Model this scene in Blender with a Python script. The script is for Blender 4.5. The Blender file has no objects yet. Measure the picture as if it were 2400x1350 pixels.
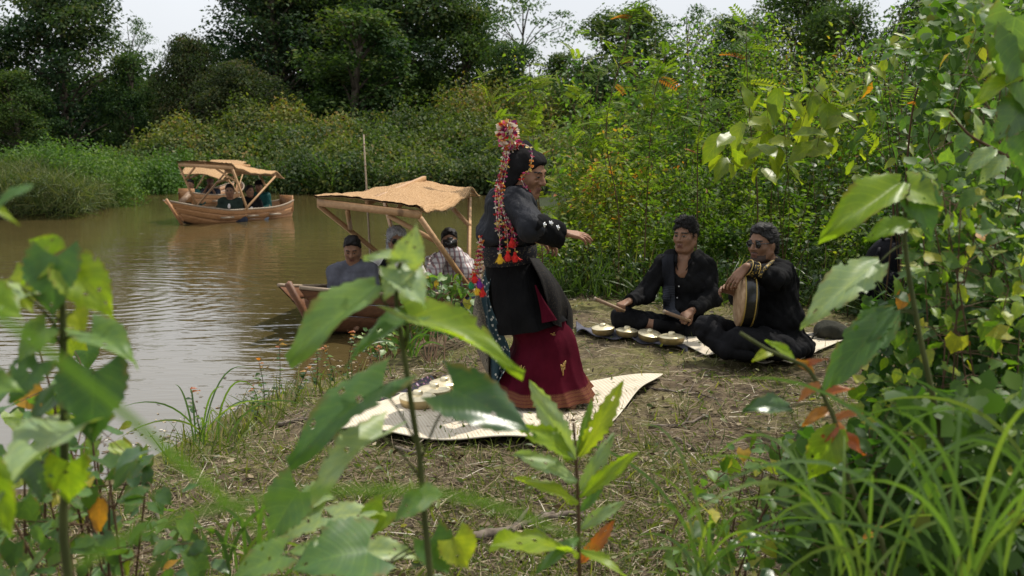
import bpy, math, random
import numpy as np
from mathutils import Vector, Matrix

# ------------------------------------------------------------------ camera, sky, sun, exposure
SC = bpy.context.scene
F = 2333.0            # focal length in photo pixels (2400 wide)
PITCH = math.atan2(675 - 325, F)
CAM_Z = 1.5
cam_d = bpy.data.cameras.new('camera')
cam = bpy.data.objects.new('camera', cam_d)
SC.collection.objects.link(cam)
cam.location = (0, 0, CAM_Z)
cam.rotation_euler = (math.pi / 2 - PITCH, 0, 0)
cam_d.sensor_width = 36
cam_d.lens = F * 36 / 2400
cam_d.clip_start = 0.05
cam_d.clip_end = 2000
cam_d.dof.use_dof = True
cam_d.dof.focus_distance = 5.9
cam_d.dof.aperture_fstop = 4.5
SC.camera = cam

SUN_EL, SUN_AZ = math.radians(60), math.radians(52)     # azimuth measured from +Y (ahead) towards +X
world = bpy.data.worlds.new('World'); SC.world = world
world.use_nodes = True
nt = world.node_tree; nt.nodes.clear()
wo = nt.nodes.new('ShaderNodeOutputWorld'); bg = nt.nodes.new('ShaderNodeBackground')
sky = nt.nodes.new('ShaderNodeTexSky'); sky.sky_type = 'NISHITA'; sky.sun_disc = False
sky.sun_elevation = SUN_EL; sky.sun_rotation = SUN_AZ
sky.air_density = 1.0; sky.dust_density = 2.0
tc = nt.nodes.new('ShaderNodeTexCoord'); sep = nt.nodes.new('ShaderNodeSeparateXYZ')
nt.links.new(tc.outputs['Generated'], sep.inputs[0])
mr = nt.nodes.new('ShaderNodeMapRange'); mr.inputs['From Min'].default_value = 0.0; mr.inputs['From Max'].default_value = 0.5
mr.inputs['To Min'].default_value = 7.6; mr.inputs['To Max'].default_value = 11.0
nt.links.new(sep.outputs['Z'], mr.inputs['Value'])
cn = nt.nodes.new('ShaderNodeTexNoise'); cn.inputs['Scale'].default_value = 3.0; cn.inputs['Detail'].default_value = 4
nt.links.new(tc.outputs['Generated'], cn.inputs['Vector'])
cr = nt.nodes.new('ShaderNodeMapRange'); cr.inputs['To Min'].default_value = 0.86; cr.inputs['To Max'].default_value = 1.14
nt.links.new(cn.outputs['Fac'], cr.inputs['Value'])
mu = nt.nodes.new('ShaderNodeMath'); mu.operation = 'MULTIPLY'
nt.links.new(mr.outputs[0], mu.inputs[0]); nt.links.new(cr.outputs[0], mu.inputs[1])
vs = nt.nodes.new('ShaderNodeVectorMath'); vs.operation = 'SCALE'; vs.inputs[0].default_value = (0.965, 0.99, 1.03)
nt.links.new(mu.outputs[0], vs.inputs['Scale'])
mx = nt.nodes.new('ShaderNodeMix'); mx.data_type = 'RGBA'; mx.inputs['Factor'].default_value = 0.86
nt.links.new(sky.outputs[0], mx.inputs['A']); nt.links.new(vs.outputs[0], mx.inputs['B'])
nt.links.new(mx.outputs['Result'], bg.inputs['Color'])
bg.inputs['Strength'].default_value = 0.1
nt.links.new(bg.outputs[0], wo.inputs[0])

sun_d = bpy.data.lights.new('sun', 'SUN'); sun_d.energy = 4.6; sun_d.angle = math.radians(0.9); sun_d.color = (1.0, 0.94, 0.84)
sun = bpy.data.objects.new('sun', sun_d); SC.collection.objects.link(sun)
sdir = Vector((math.sin(SUN_AZ) * math.cos(SUN_EL), math.cos(SUN_AZ) * math.cos(SUN_EL), math.sin(SUN_EL)))
sun.rotation_euler = (-sdir).to_track_quat('-Z', 'Y').to_euler()
sun.location = sdir * 50
SC.view_settings.view_transform = 'Standard'; SC.view_settings.look = 'None'
SC.view_settings.exposure = 0.15; SC.view_settings.gamma = 1.0
SC.cycles.max_bounces = 6; SC.cycles.diffuse_bounces = 3; SC.cycles.glossy_bounces = 3
SC.cycles.transmission_bounces = 3; SC.cycles.transparent_max_bounces = 4
SC.cycles.use_denoising = True

rng = np.random.default_rng(7)
CT, ST = math.cos(PITCH), math.sin(PITCH)
def ray(px, py):
    a, b = (px - 1200) / F, (py - 675) / F
    return np.array([a, CT - b * ST, -ST - b * CT])
def at_y(px, py, Y):
    d = ray(px, py); return np.array([0, 0, CAM_Z]) + d * (Y / d[1])
def at_z(px, py, z=0.0):
    d = ray(px, py); return np.array([0, 0, CAM_Z]) + d * ((z - CAM_Z) / d[2])
def V(*a): return np.array(a, float)
def nrm(v):
    v = np.asarray(v, float); return v / (np.linalg.norm(v, axis=-1, keepdims=True) + 1e-12)

# ------------------------------------------------------------------ object helpers
COL = SC.collection
def link(o, parent=None):
    COL.objects.link(o)
    if parent is not None: o.parent = parent
    return o
def tag(o, label=None, cat=None, group=None, kind=None):
    if label: o['label'] = label
    if cat: o['category'] = cat
    if group: o['group'] = group
    if kind: o['kind'] = kind
    return o
def empty(name, loc, label, cat, group=None):
    o = bpy.data.objects.new(name, None); o.empty_display_size = 0.1
    o.location = loc; link(o); tag(o, label, cat, group); return o
def raw_mesh(name, verts, tris=None, quads=None, attrs=None, smooth=False, mats=None, midx=None):
    verts = np.asarray(verts, np.float32)
    me = bpy.data.meshes.new(name)
    me.vertices.add(len(verts)); me.vertices.foreach_set('co', verts.ravel())
    parts, starts, s = [], [], 0
    for arr, k in ((tris, 3), (quads, 4)):
        if arr is not None and len(arr):
            arr = np.asarray(arr, np.int32)
            parts.append(arr.ravel()); starts.append(s + np.arange(len(arr), dtype=np.int32) * k); s += arr.size
    loops = np.concatenate(parts); st = np.concatenate(starts)
    me.loops.add(len(loops)); me.loops.foreach_set('vertex_index', loops)
    me.polygons.add(len(st)); me.polygons.foreach_set('loop_start', st)
    if attrs:
        for k, a in attrs.items():
            a = np.asarray(a, np.float32)
            if a.ndim == 1: me.attributes.new(k, 'FLOAT', 'POINT').data.foreach_set('value', a)
            else: me.attributes.new(k, 'FLOAT_VECTOR', 'POINT').data.foreach_set('vector', a.ravel())
    if mats:
        for m in (mats if isinstance(mats, (list, tuple)) else [mats]): me.materials.append(m)
    if midx is not None: me.polygons.foreach_set('material_index', np.asarray(midx, np.int32))
    me.update(calc_edges=True)
    if smooth: me.polygons.foreach_set('use_smooth', np.ones(len(st), bool))
    return me
def obj(name, me, parent=None, loc=None):
    o = bpy.data.objects.new(name, me)
    if loc is not None: o.location = loc
    return link(o, parent)
def local(verts, parent):
    """world-space vertices into the frame of an unrotated, unscaled parent empty"""
    return np.asarray(verts) - np.array(parent.location)

class Acc:
    """collects shapes as vertices + quads/tris; build() links them as ONE mesh"""
    def __init__(s): s.v, s.q, s.t, s.n, s.r, s.mq, s.mt = [], [], [], 0, [], [], []
    def add(s, v, q=None, t=None, r=0.5, m=0):
        v = np.asarray(v, float); s.v.append(v)
        if q is not None and len(q): s.q.append(np.asarray(q) + s.n); s.mq.append(np.full(len(q), m))
        if t is not None and len(t): s.t.append(np.asarray(t) + s.n); s.mt.append(np.full(len(t), m))
        s.r.append(np.full(len(v), r) if np.isscalar(r) else np.asarray(r)); s.n += len(v); return s
    def tube(s, pts, rad, seg=6, r=0.5, m=0, flat=None):
        pts = np.asarray(pts, float); n = len(pts)
        rad = np.full(n, rad) if np.isscalar(rad) else np.asarray(rad, float)
        tg = nrm(np.gradient(pts, axis=0)); up = V(0, 0, 1) if abs(tg[0][2]) < .9 else V(1, 0, 0)
        if flat is not None: up = V(*flat)
        x = nrm(np.cross(tg, up)); y = np.cross(x, tg)
        a = np.arange(seg) / seg * 2 * math.pi
        ring = x[:, None, :] * np.cos(a)[None, :, None] + y[:, None, :] * np.sin(a)[None, :, None]
        v = (pts[:, None, :] + ring * rad[:, None, None]).reshape(-1, 3)
        i = np.arange(n - 1)[:, None] * seg; j = np.arange(seg)[None, :]; k = (j + 1) % seg
        q = np.stack([i + j, i + k, i + seg + k, i + seg + j], -1).reshape(-1, 4)
        v = np.vstack([v, pts[0], pts[-1]]); c0, c1 = n * seg, n * seg + 1; jj = np.arange(seg); kk = (jj + 1) % seg
        t = np.vstack([np.stack([kk, jj, np.full(seg, c0)], -1), np.stack([(n - 1) * seg + jj, (n - 1) * seg + kk, np.full(seg, c1)], -1)])
        return s.add(v, q, t, r, m)
    def beam(s, a, b, w, h, up=(0, 0, 1), r=0.5, m=0):
        a, b = np.asarray(a, float), np.asarray(b, float); d = nrm(b - a); x = nrm(np.cross(d, V(*up))); y = np.cross(x, d)
        c = [a + x * w / 2 * i + y * h / 2 * j for i, j in ((-1, -1), (1, -1), (1, 1), (-1, 1))]
        v = np.array(c + [p + (b - a) for p in c])
        q = [[3, 2, 1, 0], [4, 5, 6, 7], [0, 1, 5, 4], [1, 2, 6, 5], [2, 3, 7, 6], [3, 0, 4, 7]]
        return s.add(v, q, None, r, m)
    def lathe(s, prof, c, seg=32, ax=None, r=0.5, m=0):
        prof = np.asarray(prof, float); n = len(prof); a = np.arange(seg) / seg * 2 * math.pi
        v = np.stack([prof[:, 0, None] * np.cos(a), prof[:, 0, None] * np.sin(a), np.repeat(prof[:, 1, None], seg, 1)], -1).reshape(-1, 3)
        if ax is not None:
            z = nrm(ax); x = nrm(np.cross(V(.13, .9, .2), z)); y = np.cross(z, x); v = v @ np.array([x, y, z])
        i = np.arange(n - 1)[:, None] * seg; j = np.arange(seg)[None, :]; k = (j + 1) % seg
        q = np.stack([i + j, i + k, i + seg + k, i + seg + j], -1).reshape(-1, 4)
        return s.add(v + np.asarray(c), q, None, r, m)
    def grid(s, P, r=0.5, m=0, closed=False):
        P = np.asarray(P, float); n, k = P.shape[:2]
        kk = k if closed else k - 1
        i = np.arange(n - 1)[:, None] * k; j = np.arange(kk)[None, :]; j2 = (j + 1) % k
        q = np.stack([i + j, i + j2, i + k + j2, i + k + j], -1).reshape(-1, 4)
        return s.add(P.reshape(-1, 3), q, None, r, m)
    def mesh(s, name, mats, smooth=False, origin=None, **attrs):
        v = np.vstack(s.v)
        if origin is not None: v = v - np.asarray(origin)
        q = np.vstack(s.q) if s.q else None; t = np.vstack(s.t) if s.t else None
        mi = np.concatenate((s.mt if s.t else []) + (s.mq if s.q else []))
        at = {'rnd': np.concatenate(s.r)}; at.update(attrs)
        return raw_mesh(name, v, t, q, at, smooth, mats, mi)
    def build(s, name, mats, parent=None, smooth=False, origin=None):
        if origin is not None: return obj(name, s.mesh(name, mats, smooth, origin), parent)
        if parent is not None: return obj(name, s.mesh(name, mats, smooth, np.array(parent.location)), parent)
        return obj(name, s.mesh(name, mats, smooth))

def spline(pts, n):
    """Catmull-Rom through pts, n samples"""
    P = np.asarray(pts, float); P = np.vstack([2 * P[0] - P[1], P, 2 * P[-1] - P[-2]])
    t = np.linspace(0, len(P) - 3 - 1e-6, n); i = t.astype(int); f = (t - i)[:, None]
    a, b, c, d = P[i], P[i + 1], P[i + 2], P[i + 3]
    return .5 * (2 * b + (c - a) * f + (2 * a - 5 * b + 4 * c - d) * f ** 2 + (3 * b - a - 3 * c + d) * f ** 3)

# ------------------------------------------------------------------ materials
class MB_:
    def __init__(s, name):
        s.m = bpy.data.materials.new(name); s.m.use_nodes = True; s.nt = s.m.node_tree; s.nt.nodes.clear()
        s.out = s.n('OutputMaterial')
    def n(s, t, **kw):
        nd = s.nt.nodes.new('ShaderNode' + t)
        for k, v in kw.items(): setattr(nd, k, v)
        return nd
    def l(s, a, b): s.nt.links.new(a, b)
    def ramp(s, src, stops, interp='LINEAR'):
        r = s.n('ValToRGB'); r.color_ramp.interpolation = interp; e = r.color_ramp.elements
        while len(e) > 1: e.remove(e[-1])
        e[0].position = stops[0][0]; e[0].color = (*stops[0][1], 1)
        for p, c in stops[1:]: x = e.new(p); x.color = (*c, 1)
        s.l(src, r.inputs[0]); return r.outputs[0]
    def noise(s, scale, detail=4, vec=None, rough=.55):
        x = s.n('TexNoise'); x.inputs['Scale'].default_value = scale; x.inputs['Detail'].default_value = detail; x.inputs['Roughness'].default_value = rough
        if vec is not None: s.l(vec, x.inputs['Vector'])
        return x.outputs['Fac']
    def pos(s): return s.n('NewGeometry').outputs['Position']
    def objco(s): return s.n('TexCoord').outputs['Object']
    def attr(s, name, vec=False):
        a = s.n('Attribute', attribute_name=name); return a.outputs['Vector' if vec else 'Fac']
    def math(s, op, a, b=None, c=None):
        x = s.n('Math', operation=op)
        for i, v in enumerate((a, b, c)):
            if v is None: continue
            if isinstance(v, (int, float)): x.inputs[i].default_value = v
            else: s.l(v, x.inputs[i])
        return x.outputs[0]
    def mix(s, f, a, b, mode='MIX'):
        x = s.n('Mix', data_type='RGBA', blend_type=mode)
        for k, v in (('Factor', f), ('A', a), ('B', b)):
            if isinstance(v, (int, float)): x.inputs[k].default_value = v
            elif isinstance(v, tuple): x.inputs[k].default_value = (*v, 1)
            else: s.l(v, x.inputs[k])
        return x.outputs['Result']
    def bump(s, h, strength=.3, dist=.01):
        b = s.n('Bump'); b.inputs['Strength'].default_value = strength; b.inputs['Distance'].default_value = dist
        s.l(h, b.inputs['Height']); return b.outputs[0]
    def bsdf(s, col, rough=.6, spec=.5, metal=0.0, normal=None, sheen=0.0, ior=None, sss=0):
        p = s.n('BsdfPrincipled')
        if isinstance(col, tuple): p.inputs['Base Color'].default_value = (*col, 1)
        else: s.l(col, p.inputs['Base Color'])
        if isinstance(rough, (int, float)): p.inputs['Roughness'].default_value = rough
        else: s.l(rough, p.inputs['Roughness'])
        p.inputs['Specular IOR Level'].default_value = spec; p.inputs['Metallic'].default_value = metal
        if sheen: p.inputs['Sheen Weight'].default_value = sheen
        if ior: p.inputs['IOR'].default_value = ior
        if normal is not None: s.l(normal, p.inputs['Normal'])
        if sss:
            p.inputs['Subsurface Weight'].default_value = sss; p.inputs['Subsurface Radius'].default_value = (.01, .004, .002)
        return p.outputs[0]
    def done(s, sh): s.l(sh, s.out.inputs[0]); return s.m

def leaf_mat(name, stops, trans=.38, rough=.42, spec=.45, tint=(1.5, 1.7, .6), big=False, patch=None):
    b = MB_(name)
    col = b.ramp(b.attr('rnd'), stops)
    if patch:       # slow colour drift through a mass of leaves
        n = b.noise(patch[0], 2, b.pos()); f = b.ramp(n, [(.4, (0, 0, 0)), (.62, (1, 1, 1))])
        col = b.mix(f, col, b.mix(1.0, col, patch[1], 'MULTIPLY'))
    nrmo = None
    if big:
        luv = b.attr('luv', True); sx = b.n('SeparateXYZ'); b.l(luv, sx.inputs[0])
        au = b.math('ABSOLUTE', sx.outputs[0])
        w = b.math('PINGPONG', b.math('ADD', b.math('MULTIPLY', sx.outputs[1], 7.0), b.math('MULTIPLY', au, -2.3)), 0.5)
        side = b.ramp(w, [(.0, (1, 1, 1)), (.07, (0, 0, 0))]); mid = b.ramp(au, [(.0, (1, 1, 1)), (.045, (0, 0, 0))])
        ve = b.mix(1.0, side, mid, 'LIGHTEN')
        nz = b.noise(9, 3, b.objco())
        big_n = b.ramp(b.noise(4.5, 4, b.objco()), [(.38, (0, 0, 0)), (.62, (1, 1, 1))])
        col = b.mix(b.math('MULTIPLY', big_n, .55), col, b.mix(1.0, col, (1.7, 1.45, .8), 'MULTIPLY')); col = b.mix(b.math('MULTIPLY', nz, .4), col, b.mix(1.0, col, (.55, .65, .6), 'MULTIPLY'))
        net = b.n('TexVoronoi', feature='DISTANCE_TO_EDGE'); net.inputs['Scale'].default_value = 26; b.l(b.objco(), net.inputs['Vector'])
        nv = b.ramp(net.outputs['Distance'], [(.0, (1, 1, 1)), (.06, (0, 0, 0))]); col = b.mix(b.math('MULTIPLY', nv, .22), col, b.mix(1.0, col, (1.7, 1.6, 1.1), 'MULTIPLY'))
        edge = b.math('MULTIPLY', b.ramp(au, [(.78, (0, 0, 0)), (1.0, (1, 1, 1))]), b.ramp(b.noise(6, 3, b.objco()), [(.5, (0, 0, 0)), (.6, (1, 1, 1))])); col = b.mix(b.math('MULTIPLY', edge, .75), col, (.15, .10, .03))
        spots = b.ramp(b.noise(34, 2, b.objco()), [(.66, (0, 0, 0)), (.72, (1, 1, 1))])
        col = b.mix(b.math('MULTIPLY', spots, .55), col, (.16, .12, .03))
        col = b.mix(b.math('MULTIPLY', ve, .55), col, b.mix(1.0, col, (1.9, 1.7, 1.3), 'MULTIPLY'))
        hh = b.math('SUBTRACT', b.math('MULTIPLY', b.math('SINE', b.math('MULTIPLY', w, 6.283)), .6), b.math('MULTIPLY', ve, .8))
        nrmo = b.bump(hh, .10, .0014)
    p = b.bsdf(col, rough, spec, normal=nrmo)
    t = b.n('BsdfTranslucent'); b.l(b.mix(1.0, col, tint, 'MULTIPLY'), t.inputs[0])
    ms = b.n('MixShader'); ms.inputs[0].default_value = trans; b.l(p, ms.inputs[1]); b.l(t.outputs[0], ms.inputs[2])
    return b.done(ms.outputs[0])
def simple_mat(name, col, rough=.6, spec=.4, metal=0, nscale=None, namp=.25, bump=None, bdist=.003, sheen=0, sss=0):
    b = MB_(name); c = col; nr = None
    if nscale:
        n = b.noise(nscale, 5, b.objco())
        lo = tuple(x * (1 - namp) for x in col); hi = tuple(min(1, x * (1 + namp)) for x in col)
        c = b.ramp(n, [(.3, lo), (.7, hi)])
        if bump: nr = b.bump(b.noise(nscale * 3, 4, b.objco()), bump, bdist)
    return b.done(b.bsdf(c, rough, spec, metal, nr, sheen, sss=sss))
# ------------------------------------------------------------------ ground and water
ZW = -0.15
shore_px = [(-1500, 1230), (-300, 1190), (150, 1165), (330, 1120), (440, 1062), (560, 990), (650, 945), (760, 905), (930, 868), (1000, 815),
            (1110, 770), (1230, 705), (1300, 630), (1310, 540), (1270, 462), (1150, 453), (1000, 452), (800, 456), (640, 448), (400, 440), (265, 439),
            (256, 468), (215, 490), (100, 500), (-50, 506), (-500, 520), (-1200, 560)]
RIV = np.array([at_z(x, y, ZW)[:2] for x, y in shore_px] )
RIV = np.vstack([RIV, [[-30, 9], [-16, 3.0]]])
def river_sd(P):
    """signed distance to the shoreline, positive on land"""
    P = np.asarray(P, float); n = len(RIV); dmin = np.full(len(P), 1e9); inside = np.zeros(len(P), bool)
    for i in range(n):
        a, b = RIV[i], RIV[(i + 1) % n]; ab = b - a
        t = np.clip(((P - a) @ ab) / (ab @ ab), 0, 1); d = np.hypot(*(P - a - t[:, None] * ab).T); dmin = np.minimum(dmin, d)
        c = ((a[1] > P[:, 1]) != (b[1] > P[:, 1])) & (P[:, 0] < (b[0] - a[0]) * (P[:, 1] - a[1]) / (b[1] - a[1] + 1e-12) + a[0])
        inside ^= c
    return np.where(inside, -dmin, dmin)
_w = [(rng.uniform(0, 6.28), rng.normal(0, 1, 2)) for _ in range(14)]
def wob(P, s):
    return sum(np.sin((P @ d) * s + p) for p, d in _w) / 5.0
def sstep(a, b, x):
    t = np.clip((x - a) / (b - a), 0, 1); return t * t * (3 - 2 * t)
def ground_z(P):
    P = np.atleast_2d(P); d = river_sd(P) + .05 * wob(P, 3.0)
    z = np.where(d > 0, ZW + .01 + (-ZW - .01) * sstep(0, .75, d), ZW - .9 * sstep(0, 2.5, -d) + .01)
    land = sstep(.1, .8, d)
    z = z + land * (.018 * wob(P, 2.2) + .010 * wob(P, 7.0))
    far = np.clip(P[:, 1] - 30, 0, 80) + np.clip(np.abs(P[:, 0]) - 12, 0, 60) * .4
    return z + land * far * .02 + land * .05 * sstep(8, 13, P[:, 1])
def axis(lo, hi, fine_lo, fine_hi, fs, cs):
    f = np.arange(fine_lo, fine_hi, fs); a, x, st = [], fine_lo, fs
    while x > lo: st = min(st * 1.12, cs); x -= st; a.append(x)
    b, x, st = [], f[-1], fs
    while x < hi: st = min(st * 1.12, cs); x += st; b.append(x)
    return np.array(a[::-1] + list(f) + b)
gx = axis(-400, 400, -3.2, 4.2, .035, 30); gy = axis(-30, 700, 2.2, 9.5, .04, 30)
GX, GY = np.meshgrid(gx, gy); GP = np.stack([GX.ravel(), GY.ravel()], -1)
GZ = ground_z(GP)
fineN = rng.normal(0, 1, len(GP)) * .004 * (np.abs(GP[:, 0]) < 4.5) * (GP[:, 1] < 10) * (GZ > ZW + .03)
gv = np.column_stack([GP, GZ + fineN]).reshape(len(gy), len(gx), 3)
b = MB_('soil'); pz = b.pos()
n1 = b.noise(1.3, 5, pz); n2 = b.noise(16, 6, pz); n3 = b.noise(70, 4, pz)
c1 = b.ramp(n2, [(.28, (.034, .025, .016)), (.5, (.085, .063, .038)), (.75, (.17, .135, .083))])
c2 = b.ramp(n2, [(.3, (.06, .055, .02)), (.7, (.15, .14, .05))])
col = b.mix(b.ramp(n1, [(.42, (0, 0, 0)), (.6, (1, 1, 1))]), c1, c2)
sp_ = b.n('SeparateXYZ'); b.l(pz, sp_.inputs[0]); veg = b.ramp(b.math('ADD', b.math('MULTIPLY', sp_.outputs[1], .09), b.math('MULTIPLY', n1, .25)), [(.98, (0, 0, 0)), (1.0, (1, 1, 1))])
col = b.mix(veg, col, b.ramp(n2, [(.3, (.012, .018, .007)), (.7, (.035, .045, .016))]))
MSOIL = b.done(b.bsdf(col, .95, .15, normal=b.bump(b.mix(.5, n2, n3), .8, .02)))
g = Acc().grid(gv)
tag(g.build('ground', MSOIL, smooth=True), 'brown river bank of trodden soil and dry straw', 'ground', kind='structure')

# murky river water: brown body, gloss, small ripples and the rings left by a paddle
b = MB_('river_water'); p = b.pos()
def wave(scale_xyz, scale, detail, dist=0.0):
    mp = b.n('Mapping'); mp.inputs['Scale'].default_value = scale_xyz; b.l(p, mp.inputs[0])
    x = b.n('TexNoise'); x.inputs['Scale'].default_value = scale; x.inputs['Detail'].default_value = detail; x.inputs['Distortion'].default_value = dist
    b.l(mp.outputs[0], x.inputs['Vector']); return x.outputs['Fac']
rc = at_z(235, 690, ZW)
mp = b.n('Mapping'); mp.inputs['Location'].default_value = (-rc[0], -rc[1], 0); b.l(p, mp.inputs[0])
wt = b.n('TexWave', wave_type='RINGS', rings_direction='Z', wave_profile='SIN'); wt.inputs['Scale'].default_value = 1.55
wt.inputs['Distortion'].default_value = 4.5; wt.inputs['Detail'].default_value = 2; wt.inputs['Detail Scale'].default_value = .7
b.l(mp.outputs[0], wt.inputs['Vector'])
ln = b.n('VectorMath', operation='LENGTH'); b.l(mp.outputs[0], ln.inputs[0])
fall = b.ramp(b.math('DIVIDE', ln.outputs['Value'], 4.0), [(.0, (.35, .35, .35)), (.25, (1, 1, 1)), (.45, (.75, .75, .75)), (.8, (0, 0, 0))])
rings = b.math('MULTIPLY', wt.outputs['Fac'], fall)
h = b.math('ADD', b.math('ADD', b.math('MULTIPLY', wave((.55, 1.5, 1), 3.2, 2, .4), .55), b.math('MULTIPLY', wave((.7, 1.6, 1), 11, 2), .12)), b.math('MULTIPLY', rings, .11))
nb = b.bump(h, .36, .04)
bc = b.ramp(b.noise(.35, 3, p), [(.3, (.066, .050, .019)), (.7, (.086, .064, .024))])
MWATER = b.done(b.bsdf(bc, 0.03, 1.0, normal=nb, ior=1.95))
wx = np.linspace(-130, 60, 60); wy = np.linspace(1.0, 60, 60); WX, WY = np.meshgrid(wx, wy)
tag(Acc().grid(np.stack([WX, WY, np.full_like(WX, ZW)], -1)).build('water', MWATER, smooth=True), 'brown murky river with ripples and tree reflections', 'river', kind='structure')

# ------------------------------------------------------------------ leaf and plant geometry
T_RHOMB = (np.array([[0, 0, 0], [.30, .42, .07], [0, 1, -.08], [-.30, .42, .07]]), np.array([[0, 1, 2], [0, 2, 3]]))
T_OVATE = (np.array([[0, 0, 0], [0, .4, -.04], [0, .75, -.09], [0, 1.05, -.2], [-.27, .30, .05], [-.22, .66, 0], [.27, .30, .05], [.22, .66, 0]]),
           np.array([[0, 1, 4], [1, 5, 4], [1, 2, 5], [2, 3, 5], [0, 6, 1], [1, 6, 7], [1, 7, 2], [2, 7, 3]]))
T_ROUND = (np.array([[0, 0, 0], [0, .5, -.05], [0, 1, -.12], [-.34, .22, .05], [-.40, .58, .02], [.34, .22, .05], [.40, .58, .02]]),
           np.array([[0, 1, 3], [1, 4, 3], [1, 2, 4], [0, 5, 1], [1, 5, 6], [1, 6, 2]]))
def _pinnate(k=8, droop=.35, ll=.34, lw=.06):
    v, t = [], []
    for i in range(k):
        y = .12 + .88 * i / (k - 1); z = -droop * y * y
        for sgn in (-1, 1):
            L = ll * (1 - .55 * abs(y - .5)); b0 = np.array([0, y, z]); d = nrm(np.array([sgn, .55, -.12])); w = nrm(np.cross(d, [0, 0, 1])) * lw
            o = len(v); v += [b0, b0 + d * L * .5 + w, b0 + d * L, b0 + d * L * .5 - w]; t += [[o, o + 1, o + 2], [o, o + 2, o + 3]]
    o = len(v); v += [[-.008, 0, 0], [.008, 0, 0], [.004, .55, -droop * .3], [0, 1, -droop]]; t += [[o, o + 1, o + 2], [o, o + 2, o + 3]]
    return np.array(v, float), np.array(t)
T_PINN = _pinnate()
def _blade(seg=4, w=.022, bend=.5):
    v, t = [], []
    for i in range(seg + 1):
        s = i / seg; y = s - .35 * bend * s ** 2.5; z = -bend * s ** 2; ww = w * (1 - s ** 1.6) + .0008; v += [[-ww, y, z], [ww, y, z]]
        if i: o = 2 * i; t += [[o - 2, o - 1, o + 1], [o - 2, o + 1, o]]
    return np.array(v, float), np.array(t)
T_BLADE = _blade(); T_STRAW = _blade(2, .014, .12); T_BLADE6 = _blade(7, .03, .75)

class Leaves:
    def __init__(s): s.v, s.t, s.r, s.n = [], [], [], 0
    def add(s, tmpl, pos, along, normal, size, width=1.0, rnd=None):
        v0, t0 = tmpl; N = len(pos); k = len(v0)
        if N == 0: return s
        y = nrm(along); x = nrm(np.cross(y, normal)); z = np.cross(x, y)
        size = np.broadcast_to(np.asarray(size, float), (N,)); width = np.broadcast_to(np.asarray(width, float), (N,))
        L = v0[None] * size[:, None, None] * np.stack([width, np.ones(N), np.ones(N)], -1)[:, None, :]
        W = L[:, :, 0, None] * x[:, None] + L[:, :, 1, None] * y[:, None] + L[:, :, 2, None] * z[:, None] + np.asarray(pos)[:, None]
        s.v.append(W.reshape(-1, 3)); s.t.append((t0[None] + (np.arange(N) * k)[:, None, None]).reshape(-1, 3) + s.n); s.n += N * k
        r = rng.random(N) if rnd is None else rnd
        s.r.append(np.repeat(r, k)); return s
    def mesh(s, name, mat, origin=None):
        v = np.vstack(s.v); v = v - np.asarray(origin) if origin is not None else v
        return raw_mesh(name, v, np.vstack(s.t), None, {'rnd': np.concatenate(s.r)}, False, mat)
    def build(s, name, mat, parent=None):
        return obj(name, s.mesh(name, mat, np.array(parent.location) if parent is not None else None), parent)
def rdir(n, zb=0.0):
    d = rng.normal(0, 1, (n, 3)); d[:, 2] += zb; return nrm(d)
def blob(L, c, r, n, size, tmpl=T_RHOMB, droop=.5, flat=.75, rr=None, up=.7, rn=None):
    """n leaves through the shell of a lumpy ball"""
    d = rdir(n, .35); rad = r * (.45 + .6 * rng.random(n) ** .6)
    lump = 1 + .22 * np.sin(d @ V(4, 2, 3) + c[0] * 3) + .16 * np.sin(d @ V(-3, 5, 4) + c[1] * 5)
    p = np.asarray(c) + d * (rad * lump)[:, None] * V(1, 1, flat)
    nm = nrm(d + V(0, 0, up) + rng.normal(0, .5, (n, 3))); al = nrm(d * .5 + rng.normal(0, .7, (n, 3)) + V(0, 0, -droop))
    L.add(tmpl, p, al, nm, size * rng.uniform(.6, 1.3, n), 1.0, None if rn is None else np.clip(rng.normal(rn, .22, n), 0, 1))

# foliage colours (real albedos)
M_DARK = leaf_mat('leaf_dark_forest', [(0, (.012, .029, .016)), (.5, (.025, .052, .023)), (.85, (.045, .078, .030)), (1, (.07, .088, .032))], .34, .7, .12, patch=(.22, (1.35, 1.15, .9)))
M_FOREST = leaf_mat('leaf_forest', [(0, (.018, .042, .017)), (.5, (.037, .074, .024)), (.9, (.068, .108, .031)), (1, (.10, .12, .036))], .36, .7, .12, patch=(.25, (1.3, 1.1, .8)))
M_RUST = leaf_mat('leaf_rusty_forest', [(0, (.020, .036, .015)), (.5, (.042, .058, .023)), (.85, (.065, .066, .028)), (1, (.09, .07, .032))], .34, .7, .12)
M_AIRY = leaf_mat('leaf_airy', [(0, (.035, .075, .03)), (1, (.08, .13, .05))], .4, .6, .15)
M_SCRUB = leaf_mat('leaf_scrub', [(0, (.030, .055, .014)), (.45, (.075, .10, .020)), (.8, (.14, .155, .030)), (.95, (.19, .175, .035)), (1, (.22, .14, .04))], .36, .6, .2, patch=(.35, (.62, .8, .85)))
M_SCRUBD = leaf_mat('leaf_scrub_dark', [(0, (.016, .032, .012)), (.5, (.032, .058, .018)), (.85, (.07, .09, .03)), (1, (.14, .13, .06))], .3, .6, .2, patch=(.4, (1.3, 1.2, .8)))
M_BRIGHT = leaf_mat('leaf_bright_bank', [(0, (.04, .085, .014)), (.5, (.07, .125, .022)), (1, (.12, .165, .035))], .36, .6, .2, patch=(.5, (.7, .85, .9)))
M_DRYG = leaf_mat('dry_bank_grass', [(0, (.035, .06, .015)), (.5, (.07, .095, .024)), (1, (.12, .125, .04))], .3, .6, .3)
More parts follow.
